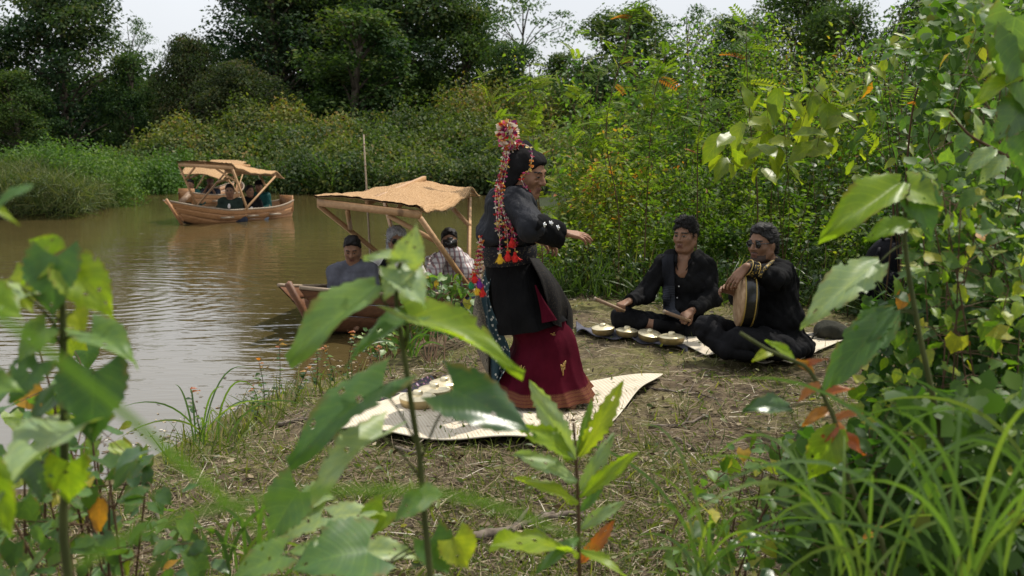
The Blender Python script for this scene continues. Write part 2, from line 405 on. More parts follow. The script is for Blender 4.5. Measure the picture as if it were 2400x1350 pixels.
M_THICK = leaf_mat('leaf_thicket', [(0, (.05, .088, .012)), (.4, (.105, .155, .018)), (.75, (.175, .215, .025)), (.975, (.25, .24, .032)), (.992, (.30, .19, .03)), (1, (.34, .11, .03))], .52, .55, .2, patch=(.9, (.66, .8, .85)))
M_THICKG = leaf_mat('leaf_thicket_green', [(0, (.034, .075, .014)), (.5, (.075, .14, .022)), (.9, (.14, .21, .03)), (1, (.18, .18, .03))], .48, .5, .25, patch=(1.2, (.6, .75, .8)))
M_LOW = leaf_mat('leaf_low_weeds', [(0, (.020, .042, .012)), (.5, (.04, .075, .018)), (.9, (.075, .11, .026)), (1, (.13, .13, .04))], .40, .42, .3)
M_GRASS = leaf_mat('grass_blades', [(0, (.045, .065, .016)), (.5, (.095, .125, .025)), (.85, (.16, .17, .038)), (1, (.22, .19, .07))], .4, .45, .4)
M_STRAW = leaf_mat('dry_straw', [(0, (.045, .03, .017)), (.35, (.078, .055, .032)), (.7, (.25, .195, .12)), (.93, (.40, .34, .22)), (1, (.55, .5, .4))], .12, .7, .25, tint=(1, .9, .7))
def bark(name, a, bcol, sc=14):
    b = MB_(name); mp = b.n('Mapping'); mp.inputs['Scale'].default_value = (1, 1, .25); b.l(b.objco(), mp.inputs[0]); n = b.noise(sc, 5, mp.outputs[0])
    return b.done(b.bsdf(b.ramp(n, [(.3, a), (.7, bcol)]), .85, .2, normal=b.bump(n, .6, .01)))
M_BARK = bark('bark', (.045, .035, .026), (.13, .105, .08)); M_PALEBARK = bark('pale_bark', (.22, .2, .17), (.42, .4, .36), 6)
M_STEM = bark('green_stem', (.035, .045, .014), (.075, .085, .026), 30); M_REDSTEM = bark('brown_stem', (.05, .03, .018), (.10, .06, .03), 30)

# ------------------------------------------------------------------ trees beyond the river
def tree_meshes(seed, h, cr, base, nclu, nleaf, lsize, mat, trunk_r=.22, flat=.75, clr=1.1, layered=False, barkm=None, topw=.45, tmpl=T_RHOMB):
    global rng; keep = rng; rng = np.random.default_rng(seed)
    L = Leaves(); A = Acc(); lean = rng.normal(0, .25, 2)
    tp = spline([[0, 0, -.3], [lean[0] * .3, lean[1] * .3, h * .35], [lean[0], lean[1], h * .7], [lean[0] * 1.6, lean[1] * 1.6, h * .95]], 12)
    A.tube(tp, np.linspace(trunk_r, trunk_r * .25, 12), 8)
    for i in range(nclu):
        f = rng.random() ** .8; z = base + (h - base) * f
        prof = math.sin(math.pi * min(1, .22 + .70 * f)) * (1 - topw * .5 * f) + .25
        a = rng.uniform(0, 6.28); rr = cr * prof * (.35 + .7 * rng.random())
        tpz = tp[min(11, int(11 * min(.95, z / h)))]
        c = V(tpz[0] + math.cos(a) * rr, tpz[1] + math.sin(a) * rr, z)
        r = clr * rng.uniform(.6, 1.25)
        blob(L, c, r, nleaf, lsize, tmpl, .55, .32 if layered else flat, rn=np.clip(rng.normal(.45, .2), .1, .9))
        if i % 2 == 0:
            s = tp[max(1, min(11, int(11 * max(.12, (z - 1.2 - rr * .35) / h))))]
            A.tube(spline([s, (s + c) / 2 + V(0, 0, .25), c], 6), np.linspace(trunk_r * .34, .02, 6), 5)
    rng = keep
    return A.mesh('trunk', barkm or M_BARK, True), L.mesh('crown', mat)
KIND = {
    'broad': tree_meshes(1, 10, 3.4, 1.2, 110, 190, .22, M_DARK),
    'tall': tree_meshes(2, 12, 2.6, 2.0, 96, 170, .21, M_DARK, clr=.95, topw=.3),
    'green': tree_meshes(3, 10, 3.0, .8, 104, 185, .21, M_FOREST, topw=.35),
    'rust': tree_meshes(4, 8, 2.8, .5, 90, 180, .2, M_RUST),
    'airy': tree_meshes(5, 11, 3.2, 6.8, 20, 95, .2, M_AIRY, .12, clr=1.0, layered=True, topw=.1),
    'vine': tree_meshes(6, 9, 1.7, .3, 62, 170, .2, M_FOREST, clr=.8, topw=.2),
    'slim': tree_meshes(8, 14, 2.4, 7.0, 26, 150, .22, M_FOREST, .2, clr=1.1, barkm=M_PALEBARK, topw=.2),
}
KH = {'broad': 10.6, 'tall': 12.6, 'green': 10.6, 'rust': 8.6, 'airy': 11.6, 'vine': 9.5, 'slim': 14.8}
def place_tree(kind, px, Y, top, wide, name, label, rz=0.0):
    """tree standing at photo column px, Y metres ahead, reaching photo row top; wide scales the crown sideways"""
    x = (px - 1200) / F * Y; z0 = float(ground_z([[x, Y]])[0]); zt = CAM_Z + (325 - top) / F * Y * 1.012
    s = (zt - z0) / KH[kind]
    e = empty(name, (x, Y, z0), label, 'tree', 'trees beyond the river')
    e.rotation_euler = (0, 0, rz); e.scale = (s * wide * 1.45, s * wide * 1.2, s)
    for nm, me in zip(('trunk', 'crown'), KIND[kind]): obj(nm, me, e)
TREES = [
    ('broad', 165, 46, -25, .86, 'broadleaf_tree', 'large dark broadleaf tree left of the pale sky gap'),
    ('tall', -20, 44, 55, 1.0, 'broadleaf_tree', 'dark tree cut off by the left edge of the picture'),
    ('green', 60, 42, 170, 1.0, 'broadleaf_tree', 'low dark green tree in shade at the far left'),
    ('airy', 335, 52, 40, .62, 'light_crowned_tree', 'thin pale tree with layered twigs in the left sky gap'),
    ('vine', 318, 45, 128, .8, 'vine_covered_tree', 'narrow vine covered tree below the left sky gap'),
    ('rust', 455, 45, 92, .62, 'broadleaf_tree', 'rusty brown crowned tree right of the left sky gap'),
    ('tall', 660, 48, -80, 1.0, 'broadleaf_tree', 'tall dark tree with sky specks, first right of the left gap'),
    ('broad', 735, 52, -90, .9, 'broadleaf_tree', 'tall dark tree with thin top behind the hillside scrub'),
    ('green', 300, 50, 185, .9, 'broadleaf_tree', 'lower dark green tree closing the forest under the left gap'),
    ('rust', 570, 42, 150, 1.0, 'broadleaf_tree', 'brownish lower tree in front of the tall dark trees'),
    ('vine', 830, 43, 30, 1.35, 'vine_covered_tree', 'green vine draped tree above the near boat canopy'),
    ('broad', 950, 48, -60, .95, 'broadleaf_tree', 'big dark olive tree straight above the near boat'),
    ('broad', 760, 60, -60, 1.0, 'broadleaf_tree', 'dark tree farthest back behind the tall dark trees'),
    ('tall', 860, 58, -70, 1.1, 'broadleaf_tree', 'tall dark tree behind the vine draped tree'),
    ('green', 505, 50, 105, .8, 'broadleaf_tree', 'dark green tree filling the slope of the rusty crown'),
    ('slim', 1100, 56, -110, .8, 'pale_trunk_tree', 'tree with a bare pale trunk rising out of the top edge'),
    ('green', 1080, 46, 25, .85, 'broadleaf_tree', 'mid green tree left of the right sky gap'),
    ('airy', 1225, 62, -8, .95, 'light_crowned_tree', 'pale feathery tree at the left rim of the right sky gap'),
    ('green', 1200, 44, 110, .8, 'broadleaf_tree', 'olive green rounded tree above the headdress'),
    ('vine', 1325, 50, 125, .9, 'vine_covered_tree', 'vine tangled low tree under the right sky gap'),
    ('green', 1480, 38, 28, .95, 'broadleaf_tree', 'spreading dark tree right of the right sky gap'),
    ('airy', 1610, 44, 10, .8, 'light_crowned_tree', 'bare feathery tree between the two dark right hand trees'),
    ('green', 1690, 48, 55, .8, 'broadleaf_tree', 'small round tree low behind the thicket'),
    ('green', 1830, 40, -30, .95, 'broadleaf_tree', 'dark tree with bare twigs behind the thicket top'),
    ('green', 1990, 36, 20, .72, 'broadleaf_tree', 'dull green tree behind the thicket near the right'),
    ('broad', 2160, 38, -10, .8, 'broadleaf_tree', 'dark tree rearmost behind the tall right hand bushes'),
]
for i, t in enumerate(TREES): place_tree(*t, rz=i * 1.7)

# ------------------------------------------------------------------ scrub on the far banks
def shrub_leaves(L, px, Y, top, wid, n, size, tmpl=T_RHOMB, rn=None, zb=None):
    x = (px - 1200) / F * Y; z0 = float(ground_z([[x, Y]])[0]); zt = CAM_Z + (325 - top) / F * Y; h = max(.5, zt - z0)
    w = wid / F * Y / 2
    for k in range(4):
        f = (k + .5) / 4; c = V(x + rng.normal(0, w * .35), Y + rng.normal(0, w * .3), z0 + h * (.18 + .62 * f))
        r = max(w * (1.1 - .55 * f), .4)
        blob(L, c, r, n // 4, size, tmpl, .35, min(1, h * .42 / r), rn=rn)
L = Leaves(); LD = Leaves(); LB = Leaves(); LG = Leaves()
def skyline(px): return np.interp(px, [200, 330, 420, 500, 560, 640, 720, 800, 900, 1000, 1100, 1250, 1400], [330, 318, 275, 262, 255, 208, 268, 250, 226, 235, 205, 215, 230])
def yshore(px): return 1.65 * F / (np.interp(px, [265, 400, 640, 800, 1000, 1150, 1270], [439, 440, 448, 456, 452, 453, 462]) - 325)
for i in range(46):   # big rounded mounds
    px = rng.uniform(330, 1350); sk = skyline(px); f = rng.random() ** 1.3; top = sk - 4 + f * (350 - sk); Y = np.interp(top, [205, 400], [42, yshore(px) + 2.0])
    shrub_leaves(L if rng.random() < .75 else LD, px, Y, top, rng.uniform(150, 260), 1900, .15, rn=np.clip(rng.normal(.62, .2), .25, .92))
for i in range(150):
    px = rng.uniform(250, 1400); sk = skyline(px); f = rng.random() ** 1.1
    top = sk + 6 + f * (405 - sk) + rng.normal(0, 5); Y = np.interp(top, [205, 400], [42, yshore(px) + 1.2]) + rng.normal(0, .4)
    shrub_leaves(L if (rng.random() < .62 + .25 * (1 - f)) else LD, px, Y, top, rng.uniform(70, 150), 760, .14, rn=np.clip(rng.normal(.5, .18), .1, .9))
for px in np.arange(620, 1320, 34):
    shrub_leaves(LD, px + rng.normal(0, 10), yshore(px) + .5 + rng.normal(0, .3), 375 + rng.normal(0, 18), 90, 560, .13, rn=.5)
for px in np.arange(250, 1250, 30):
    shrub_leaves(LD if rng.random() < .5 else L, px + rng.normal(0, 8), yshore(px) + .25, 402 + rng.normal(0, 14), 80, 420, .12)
for i in range(46):   # bright shrubs on the promontory at the left
    px = rng.uniform(-160, 300); Y = rng.uniform(22.5, 27); top = np.interp(px, [-160, 0, 60, 180, 260, 310], [290, 335, 325, 312, 335, 390]) + rng.random() * 60
    shrub_leaves(LB, px, Y, top, rng.uniform(50, 95), 620, .085, rn=np.clip(rng.normal(.5, .2), .1, .9))
for i in range(26):   # bright weeds between promontory and far boat
    px = rng.uniform(260, 450); shrub_leaves(LB, px, rng.uniform(30, 33.5), rng.uniform(335, 405), 70, 420, .11, rn=.35)
n = 15000            # brown dry grass hanging over the water at the promontory
px = rng.uniform(-220, 262, n); Y = 20.6 + 3.2 * rng.random(n) + np.clip(px - 190, 0, 80) * .045; x = (px - 1200) / F * Y; z = ground_z(np.column_stack([x, Y]))
zt = np.interp(px, [-200, 0, 130, 240, 262], [.7, .8, .85, .55, .25]) * rng.random(n) ** .55
LG.add(T_BLADE, np.column_stack([x, Y, np.maximum(z, ZW) + zt]), nrm(rng.normal(0, .5, (n, 3)) + V(.08, -.35, .45)), rdir(n, .6), rng.uniform(.22, .5, n), 1.0)
n = 1300             # pale green reeds by the water under the scrub
px = np.concatenate([rng.normal(740, 40, n // 2), rng.uniform(250, 1250, n // 2)]); Y = yshore(px) + .1 + np.abs(rng.normal(0, .3, n)); x = (px - 1200) / F * Y
LB.add(T_BLADE, np.column_stack([x, Y, np.full(n, ZW) + rng.random(n) * .35]), nrm(rng.normal(0, .35, (n, 3)) + V(0, 0, 1)), rdir(n), rng.uniform(.4, 1.15, n), 1.3, np.clip(rng.normal(.5, .2, n), 0, 1))
tag(L.build('hillside_scrub', M_SCRUB), 'yellow green scrub covering the far bank hillside', 'scrub', kind='stuff')
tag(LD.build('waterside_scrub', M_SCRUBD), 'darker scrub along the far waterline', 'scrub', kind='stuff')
tag(LB.build('promontory_scrub', M_BRIGHT), 'bright green bushes and reeds on the left promontory', 'scrub', kind='stuff')
tag(LG.build('overhanging_grass', M_DRYG), 'brown dry grass hanging over the water at the left', 'grass', kind='stuff')
LU = Leaves()        # shaded undergrowth that closes the forest behind the scrub
for px in np.arange(-200, 2350, 15):
    Y = rng.uniform(50, 56); shrub_leaves(LU, px, Y, rng.uniform(130, 200) if px < 1300 else rng.uniform(140, 220), 150, 340, .34, rn=.3)
tag(LU.build('forest_undergrowth', M_DARK), 'shaded undergrowth filling the forest behind the scrub', 'undergrowth', kind='stuff')
# ------------------------------------------------------------------ thicket behind the musicians
def thicket_top(px): return np.interp(px, [1150, 1230, 1300, 1380, 1450, 1560, 1700, 1850, 1950, 2050, 2150, 2250, 2400, 2700], [330, 210, 190, 150, 110, 120, 95, 110, 120, 110, 40, -60, -180, -250])
def front_row(px): return np.interp(px, [1150, 1250, 1330, 1450, 1560, 1680, 1800, 1900, 2000, 2100, 2250, 2450, 2700], [705, 700, 692, 700, 712, 715, 712, 722, 735, 755, 860, 980, 1050])
TH, TG, TL, TP = Leaves(), Leaves(), Leaves(), Leaves(); TS = Acc()
def weed(x, y, h, lsize, L, tmpl, nleaf, lean=.16, low=.12, stem=.005, rn=.5, spread=.16):
    z0 = float(ground_z([[x, y]])[0]); a = rng.uniform(0, 6.28); ln = abs(rng.normal(0, lean)) * h
    pts = spline([[x, y, z0 - .02], [x + ln * .3 * math.cos(a), y + ln * .3 * math.sin(a), z0 + h * .5], [x + ln * math.cos(a), y + ln * math.sin(a), z0 + h]], 7)
    TS.tube(pts[::2], np.linspace(stem, stem * .35, 4), 4, r=rng.random())
    t = low + (1 - low) * rng.random(nleaf) ** .8; i = np.minimum((t * 6).astype(int), 5); f = (t * 6 - i)[:, None]
    b = pts[i] * (1 - f) + pts[i + 1] * f; d = rdir(nleaf, .15); d[:, 2] *= .6; off = rng.random(nleaf)[:, None] * spread * (1.15 - .6 * t)[:, None] * h ** .5
    p = b + d * off; al = nrm(d + rng.normal(0, .35, (nleaf, 3)) + V(0, 0, -.15)); nm = nrm(V(0, 0, 1) + rng.normal(0, .45, (nleaf, 3)))
    L.add(tmpl, p, al, nm, lsize * rng.uniform(.6, 1.25, nleaf), 1.0, np.clip(rng.normal(rn, .22, nleaf), 0, .93 if tmpl is T_PINN else .985 + .015 * rng.random(nleaf)))
for row in range(9):
    for px in np.arange(1215, 2560, 20):
        px = px + rng.normal(0, 10); fr = front_row(px); base = at_z(px, fr, 0); Y = base[1] + .15 + row * .62 + rng.normal(0, .18)
        x = (px - 1200) / F * Y
        if river_sd(np.array([[x, Y]]))[0] < .15: continue
        zt = CAM_Z + (325 - thicket_top(px)) / F * Y
        h = np.clip((zt if row >= 5 else zt * np.interp(row, [0, 5], [.22, .86])) * rng.uniform(.6, 1.1), .35, 4.2)
        k = np.clip(.5 + .42 * float(wob(np.array([[x, Y]]), 1.3)[0]) + rng.normal(0, .2), 0, 1); rn = np.clip(.5 + .25 * float(wob(np.array([[x + 7, Y]]), 1.7)[0]) + rng.normal(0, .12), .1, .88)
        if row == 0: weed(x, Y, h, .055, TL, T_ROUND if k < .6 else T_OVATE, 34, rn=rn, spread=.22)
        elif row <= 2 and k < .5: weed(x, Y, h, .062, TL, T_ROUND, 46, rn=rn, spread=.24)
        elif k < .20 and px < 1950: weed(x, Y, h, .20, TP, T_PINN, 34, rn=min(rn, .55), low=.2, spread=.3)
        elif k < .55 or px > 2060: weed(x, Y, h, .080, TG, T_OVATE, 96, rn=rn, spread=.3)
        else: weed(x, Y, h, .058, TH, T_OVATE, 200, rn=rn, low=.12, spread=.32)
n = 5200             # long grass at the foot of the thicket
px = rng.uniform(1240, 2450, n); Y = np.array([at_z(a, front_row(a), 0)[1] for a in px]) + rng.uniform(-.12, 1.6, n); x = (px - 1200) / F * Y
ok = river_sd(np.column_stack([x, Y])) > .1; x, Y = x[ok], Y[ok]; n = len(x)
TL.add(T_BLADE, np.column_stack([x, Y, ground_z(np.column_stack([x, Y]))]), nrm(rng.normal(0, .5, (n, 3)) + V(0, -.1, .9)), rdir(n), rng.uniform(.18, .6, n), .8, np.clip(rng.normal(.6, .2, n), 0, 1))
tag(TH.build('thicket_foliage', M_THICK), 'yellow green small leaved thicket behind the musicians', 'thicket', kind='stuff')
tag(TG.build('thicket_foliage', M_THICKG), 'fresh green longer leaved growth in the thicket', 'thicket', kind='stuff')
tag(TP.build('thicket_ferns', M_THICK), 'feathery compound leaves standing out of the thicket', 'thicket', kind='stuff')
tag(TL.build('low_weeds', M_LOW), 'low glossy weeds at the foot of the thicket', 'weeds', kind='stuff')
tag(TS.build('thicket_stems', M_REDSTEM), 'thin brown stems inside the thicket', 'stems', kind='stuff')

# ------------------------------------------------------------------ litter, grass and small plants on the bank
def bank_points(n, pxr=(-200, 2600), pyr=(700, 1500), dmin=.05):
    px = rng.uniform(*pxr, n); py = rng.uniform(*pyr, n); a_, b_ = (px - 1200) / F, (py - 675) / F; dz = -ST - b_ * CT; d = np.column_stack([a_ * -CAM_Z / dz, (CT - b_ * ST) * -CAM_Z / dz])
    ok = (river_sd(d) > dmin) & (d[:, 1] > 2.2) & (d[:, 1] < 10.5); return d[ok]
P = bank_points(60000); n = len(P); z = ground_z(P)
a = rng.uniform(0, 6.28, n); al = np.column_stack([np.cos(a), np.sin(a), rng.normal(.02, .13, n)])
LS = Leaves(); clump = wob(P, 5.0)
LS.add(T_STRAW, np.column_stack([P, z + .004 + .022 * rng.random(n) ** 2]), al, rdir(n, 2.5), rng.uniform(.05, .24, n), .6, np.clip(rng.normal(.5, .25, n), 0, 1))
P = bank_points(3000); n = len(P); z = ground_z(P)
LS.add(T_ROUND, np.column_stack([P, z + .008 + .02 * rng.random(n)]), rdir(n) * V(1, 1, .15), rdir(n, 1.6), rng.uniform(.018, .055, n), .7, np.clip(rng.normal(.4, .22, n), 0, .9))
n = 500; px = rng.uniform(120, 960, n); py = np.interp(px, [120, 440, 650, 930], [1150, 1050, 940, 862]) - np.abs(rng.normal(0, 45, n)); P = np.array([at_z(a, c, ZW)[:2] for a, c in zip(px, py)]); P = P[river_sd(P) < -.03]; n = len(P)      # bits afloat by the bank
LS.add(T_ROUND, np.column_stack([P, np.full(n, ZW + .004)]), rdir(n) * V(1, 1, .02), nrm(V(0, 0, 1) + rng.normal(0, .05, (n, 3))), rng.uniform(.012, .04, n), .7, np.clip(rng.normal(.5, .3, n), 0, 1))
tag(LS.build('dry_litter', M_STRAW), 'dry straw and leaf litter strewn over the bank', 'leaf litter', kind='stuff')
P = bank_points(34000); n = len(P)
c = wob(P, 3.1) + .6 * wob(P, 8.0); keepm = (c + rng.normal(0, .4, n) > .12) | (rng.random(n) < .12); P = P[keepm]; n = len(P); z = ground_z(P)
LGs = Leaves()
LGs.add(T_BLADE, np.column_stack([P, z - .004]), nrm(rng.normal(0, .75, (n, 3)) * V(1, 1, .3) + V(0, 0, .55)), rdir(n), rng.uniform(.035, .12, n), 1.8, np.clip(rng.normal(.55, .25, n), 0, 1))
P = bank_points(9000, pyr=(1040, 1420)); n = len(P); keepm = (wob(P, 4.3) + rng.normal(0, .5, n) > .1); P = P[keepm]; n = len(P); z = ground_z(P)      # denser green close to the camera
LGs.add(T_BLADE, np.column_stack([P, z - .004]), nrm(rng.normal(0, .75, (n, 3)) * V(1, 1, .3) + V(0, 0, .6)), rdir(n), rng.uniform(.03, .11, n), 1.7, np.clip(rng.normal(.5, .25, n), 0, 1))
P = bank_points(2600, pyr=(860, 1080), pxr=(380, 1250), dmin=-.1); n = len(P); z = np.maximum(ground_z(P), ZW - .03)     # taller grass on the water's edge
dd = river_sd(P); P = P[dd < .4]; z = z[dd < .4]; n = len(P)
LGs.add(T_BLADE, np.column_stack([P, z]), nrm(rng.normal(0, .5, (n, 3)) + V(0, 0, 1)), rdir(n), rng.uniform(.06, .26, n), .9, np.clip(rng.normal(.5, .25, n), 0, 1))
P = bank_points(3500); n = len(P); z = ground_z(P)
LGs.add(T_OVATE, np.column_stack([P, z + .012 + .03 * rng.random(n)]), rdir(n) * V(1, 1, .3) + V(0, 0, .12), rdir(n, 1.8), rng.uniform(.02, .05, n), .8)
tag(LGs.build('bank_grass', M_GRASS), 'short green grass and seedlings on the bank', 'grass', kind='stuff')

M_STICK = bark('dead_wood', (.06, .045, .034), (.20, .165, .13), 22)
STICKS = [([(1585, 1035), (1640, 1065), (1670, 1085)], .010, 'pale straight stick lying right of the white mat'),
          ([(1090, 1290), (1170, 1275), (1240, 1245), (1300, 1225)], .022, 'thick dark fallen branch at the bottom middle'),
          ([(1520, 1012), (1600, 1005), (1660, 985)], .010, 'dark curved stick on the grass right of the mat'),
          ([(1270, 1228), (1345, 1222), (1400, 1226)], .016, 'weathered branch lying left of the toothed leaf plant'),
          ([(650, 970), (700, 975), (745, 982)], .014, 'dark driftwood stick at the left corner of the white mat'),
          ([(925, 1052), (960, 1065), (990, 1070)], .013, 'short grey stick just below the front of the mat'),
          ([(1500, 915), (1560, 928), (1640, 935), (1700, 950)], .008, 'long thin twig beyond the right corner of the mat'),
          ([(350, 1170), (395, 1260), (430, 1340)], .009, 'slanting pinkish twig at the lower left')]
for pts, r, lab in STICKS:
    W = np.array([at_z(a, c, 0) for a, c in pts]); W[:, 2] = ground_z(W[:, :2]) + r * .9
    W = spline(W, 10); W += rng.normal(0, r * .25, W.shape)
    o = empty('fallen_stick', W[0], lab, 'stick', 'fallen sticks'); Acc().tube(W, np.linspace(r, r * .6, 10), 7).build('shaft', M_STICK, o, True)
    m = W[5]; Acc().tube(spline([m, m + V(.03, .05, .03), m + V(.05, .1, .035)], 5), np.linspace(r * .5, r * .25, 5), 5).build('side_twig', M_STICK, o, True)
# ------------------------------------------------------------------ signed distance bodies, meshed with surface nets
def sm_min(a, b, k):
    h = np.clip(.5 + .5 * (b - a) / k, 0, 1); return b + (a - b) * h - k * h * (1 - h)
class Body:
    def __init__(s): s.p = []; s.lo = []; s.hi = []
    def _bb(s, c, r): c = np.asarray(c); s.lo.append(c - r); s.hi.append(c + r)
    def cap(s, a, b, ra, rb=None, k=.02, flat=0):
        rb = ra if rb is None else rb; a, b = np.asarray(a, float), np.asarray(b, float)
        s._bb(a, ra + .03); s._bb(b, rb + .03); s.p.append(('cone' if flat else 'cap', a, b, ra, rb, k)); return s
    def chain(s, pts, rad, k=.02):
        for i in range(len(pts) - 1): s.cap(pts[i], pts[i + 1], rad[i], rad[i + 1], k)
        return s
    def ell(s, c, r, R=None, k=.02):
        r = np.asarray(r, float); s._bb(c, max(r) + .03); s.p.append(('ell', np.asarray(c, float), np.eye(3) if R is None else np.asarray(R), r, None, k)); return s
    def sub(s, c, r, R=None, k=.01): s.p.append(('sub', np.asarray(c, float), np.eye(3) if R is None else np.asarray(R), np.asarray(r, float), None, k)); return s
    def clip(s, p, n): s.p.append(('clip', np.asarray(p, float), nrm(n), None, None, 0)); return s      # drops the side n points to
    def fold(s, amp, freq, d=None, seed=0):
        q = np.random.default_rng(seed); s.p.append(('fold', [(nrm(q.normal(0, 1, 3) * (V(1, 1, .45) if d is None else d)) * freq * q.uniform(.6, 1.6), q.uniform(0, 6.28)) for _ in range(7)], amp, None, None, 0)); return s
    def tuft(s, amp, freq, seed=1): return s.fold(amp, freq, V(1, 1, 1), seed)
    def near(s, c, r):
        out = []
        for q in s.p:
            t, a, b, ra, rb, k = q
            if t in ('cap', 'cone'):
                ab = b - a; h = np.clip(((c - a) @ ab) / (ab @ ab + 1e-12), 0, 1); keep = np.linalg.norm(c - a - h * ab) - max(ra, rb) < r + k + .02
            elif t in ('ell', 'sub'): keep = np.linalg.norm(c - a) - max(ra) < r + k + .02
            else: keep = True
            if keep: out.append(q)
        return out
    def ev(s, P, prims=None):
        d = np.full(len(P), 9.0)
        for t, a, b, c, e, k in (s.p if prims is None else prims):
            if t == 'cap':
                ab = b - a; h = np.clip(((P - a) @ ab) / (ab @ ab + 1e-12), 0, 1); q = np.linalg.norm(P - a - h[:, None] * ab, axis=1) - (c + (e - c) * h); d = sm_min(d, q, k)
            elif t == 'cone':
                ab = b - a; L = np.linalg.norm(ab); u = ab / L; y = (P - a) @ u; h = np.clip(y / L, 0, 1); rr = np.linalg.norm(P - a - y[:, None] * u, axis=1) - (c + (e - c) * h)
                d = sm_min(d, np.maximum(rr, np.maximum(-y, y - L)), k)
            elif t in ('ell', 'sub'):
                l = (P - a) @ b.T; k0 = np.linalg.norm(l / c, axis=1); k1 = np.linalg.norm(l / c ** 2, axis=1) + 1e-9; q = k0 * (k0 - 1) / k1
                q = np.where(k0 < .05, -min(c), q)
                d = sm_min(d, q, k) if t == 'ell' else -sm_min(-d, q, k)
            elif t == 'clip': d = np.maximum(d, (P - a) @ b)
            elif t == 'fold': d = d + b * (sum(1 - 2 * np.abs(np.sin(.5 * (P @ w + ph + 1.3 * np.sin(P @ w[[1, 2, 0]] * .7)))) for w, ph in a) / 2.2 + .35)
        return d
    def mesh(s, h):
        lo = np.min(s.lo, 0) - 3 * h; hi = np.max(s.hi, 0) + 3 * h; B = 6
        nb = np.ceil((hi - lo) / (h * B)).astype(int); n = nb * B + 1
        ci = np.stack(np.meshgrid(*[np.arange(k) for k in nb], indexing='ij'), -1).reshape(-1, 3)
        cd = s.ev(lo + (ci * B + B / 2) * h)
        D = np.repeat(np.repeat(np.repeat(cd.reshape(nb), B, 0), B, 1), B, 2).astype(np.float32); D = np.pad(D, ((0, 1),) * 3, mode='edge')
        act = ci[np.abs(cd) < h * B * 1.6 + .012]
        off = np.stack(np.meshgrid(*[np.arange(B + 1)] * 3, indexing='ij'), -1).reshape(-1, 3)
        key = (act // 3) @ np.array([1000000, 1000, 1]); order = np.argsort(key, kind='stable'); act = act[order]; key = key[order]
        cuts = np.concatenate([[0], np.flatnonzero(np.diff(key)) + 1, [len(act)]])
        for i0, i1 in zip(cuts[:-1], cuts[1:]):
            A_ = act[i0:i1]; mn, mxx = lo + A_.min(0) * B * h, lo + (A_.max(0) + 1) * B * h; pr = s.near((mn + mxx) / 2, np.linalg.norm(mxx - mn) / 2)
            I = (A_[:, None, :] * B + off[None]).reshape(-1, 3); D[I[:, 0], I[:, 1], I[:, 2]] = s.ev(lo + I * h, pr)
        S = D < 0; S8 = [S[i:n[0] - 1 + i, j:n[1] - 1 + j, k:n[2] - 1 + k] for i in (0, 1) for j in (0, 1) for k in (0, 1)]
        cnt = sum(x.astype(np.int8) for x in S8); C = np.argwhere((cnt > 0) & (cnt < 8))
        idx = np.full(n - 1, -1, np.int32); idx[C[:, 0], C[:, 1], C[:, 2]] = np.arange(len(C))
        cor = np.array([(i, j, k) for i in (0, 1) for j in (0, 1) for k in (0, 1)])
        val = np.stack([D[C[:, 0] + a, C[:, 1] + b, C[:, 2] + c] for a, b, c in cor], 1)
        acc = np.zeros((len(C), 3)); m = np.zeros(len(C))
        for a in range(8):
            for b in range(a + 1, 8):
                if np.abs(cor[a] - cor[b]).sum() != 1: continue
                va, vb = val[:, a], val[:, b]; x = (va < 0) != (vb < 0); t = np.where(x, va / np.where(x, va - vb, 1), 0)
                acc += x[:, None] * (cor[a] + t[:, None] * (cor[b] - cor[a])); m += x
        v = lo + (C + acc / m[:, None]) * h; Q = []
        for ax in range(3):
            a, b = [(1, 2), (2, 0), (0, 1)][ax]
            sl0 = [slice(None)] * 3; sl1 = [slice(None)] * 3; sl0[ax] = slice(0, -1); sl1[ax] = slice(1, None)
            s0, s1 = S[tuple(sl0)], S[tuple(sl1)]; E = np.argwhere(s0 != s1); E = E[(E[:, a] > 0) & (E[:, b] > 0) & (E[:, a] < n[a] - 1) & (E[:, b] < n[b] - 1)]
            def cell(da, db):
                X = E.copy(); X[:, a] -= da; X[:, b] -= db; return idx[X[:, 0], X[:, 1], X[:, 2]]
            q = np.stack([cell(1, 1), cell(0, 1), cell(0, 0), cell(1, 0)], 1); fl = ~s0[E[:, 0], E[:, 1], E[:, 2]]
            q[fl] = q[fl][:, ::-1]; Q.append(q)
        Q = np.vstack(Q); return v, Q[(Q >= 0).all(1)]
    def build(s, name, h, mats, parent=None, matfn=None, luv=None):
        v, q = s.mesh(h); mi = None
        if matfn is not None: mi = matfn(v[q].mean(1))
        at = {'rnd': np.full(len(v), .5)}
        if parent is not None: v = v - np.array(parent.location)
        me = raw_mesh(name, v, None, q, at, True, mats, mi); return obj(name, me, parent)

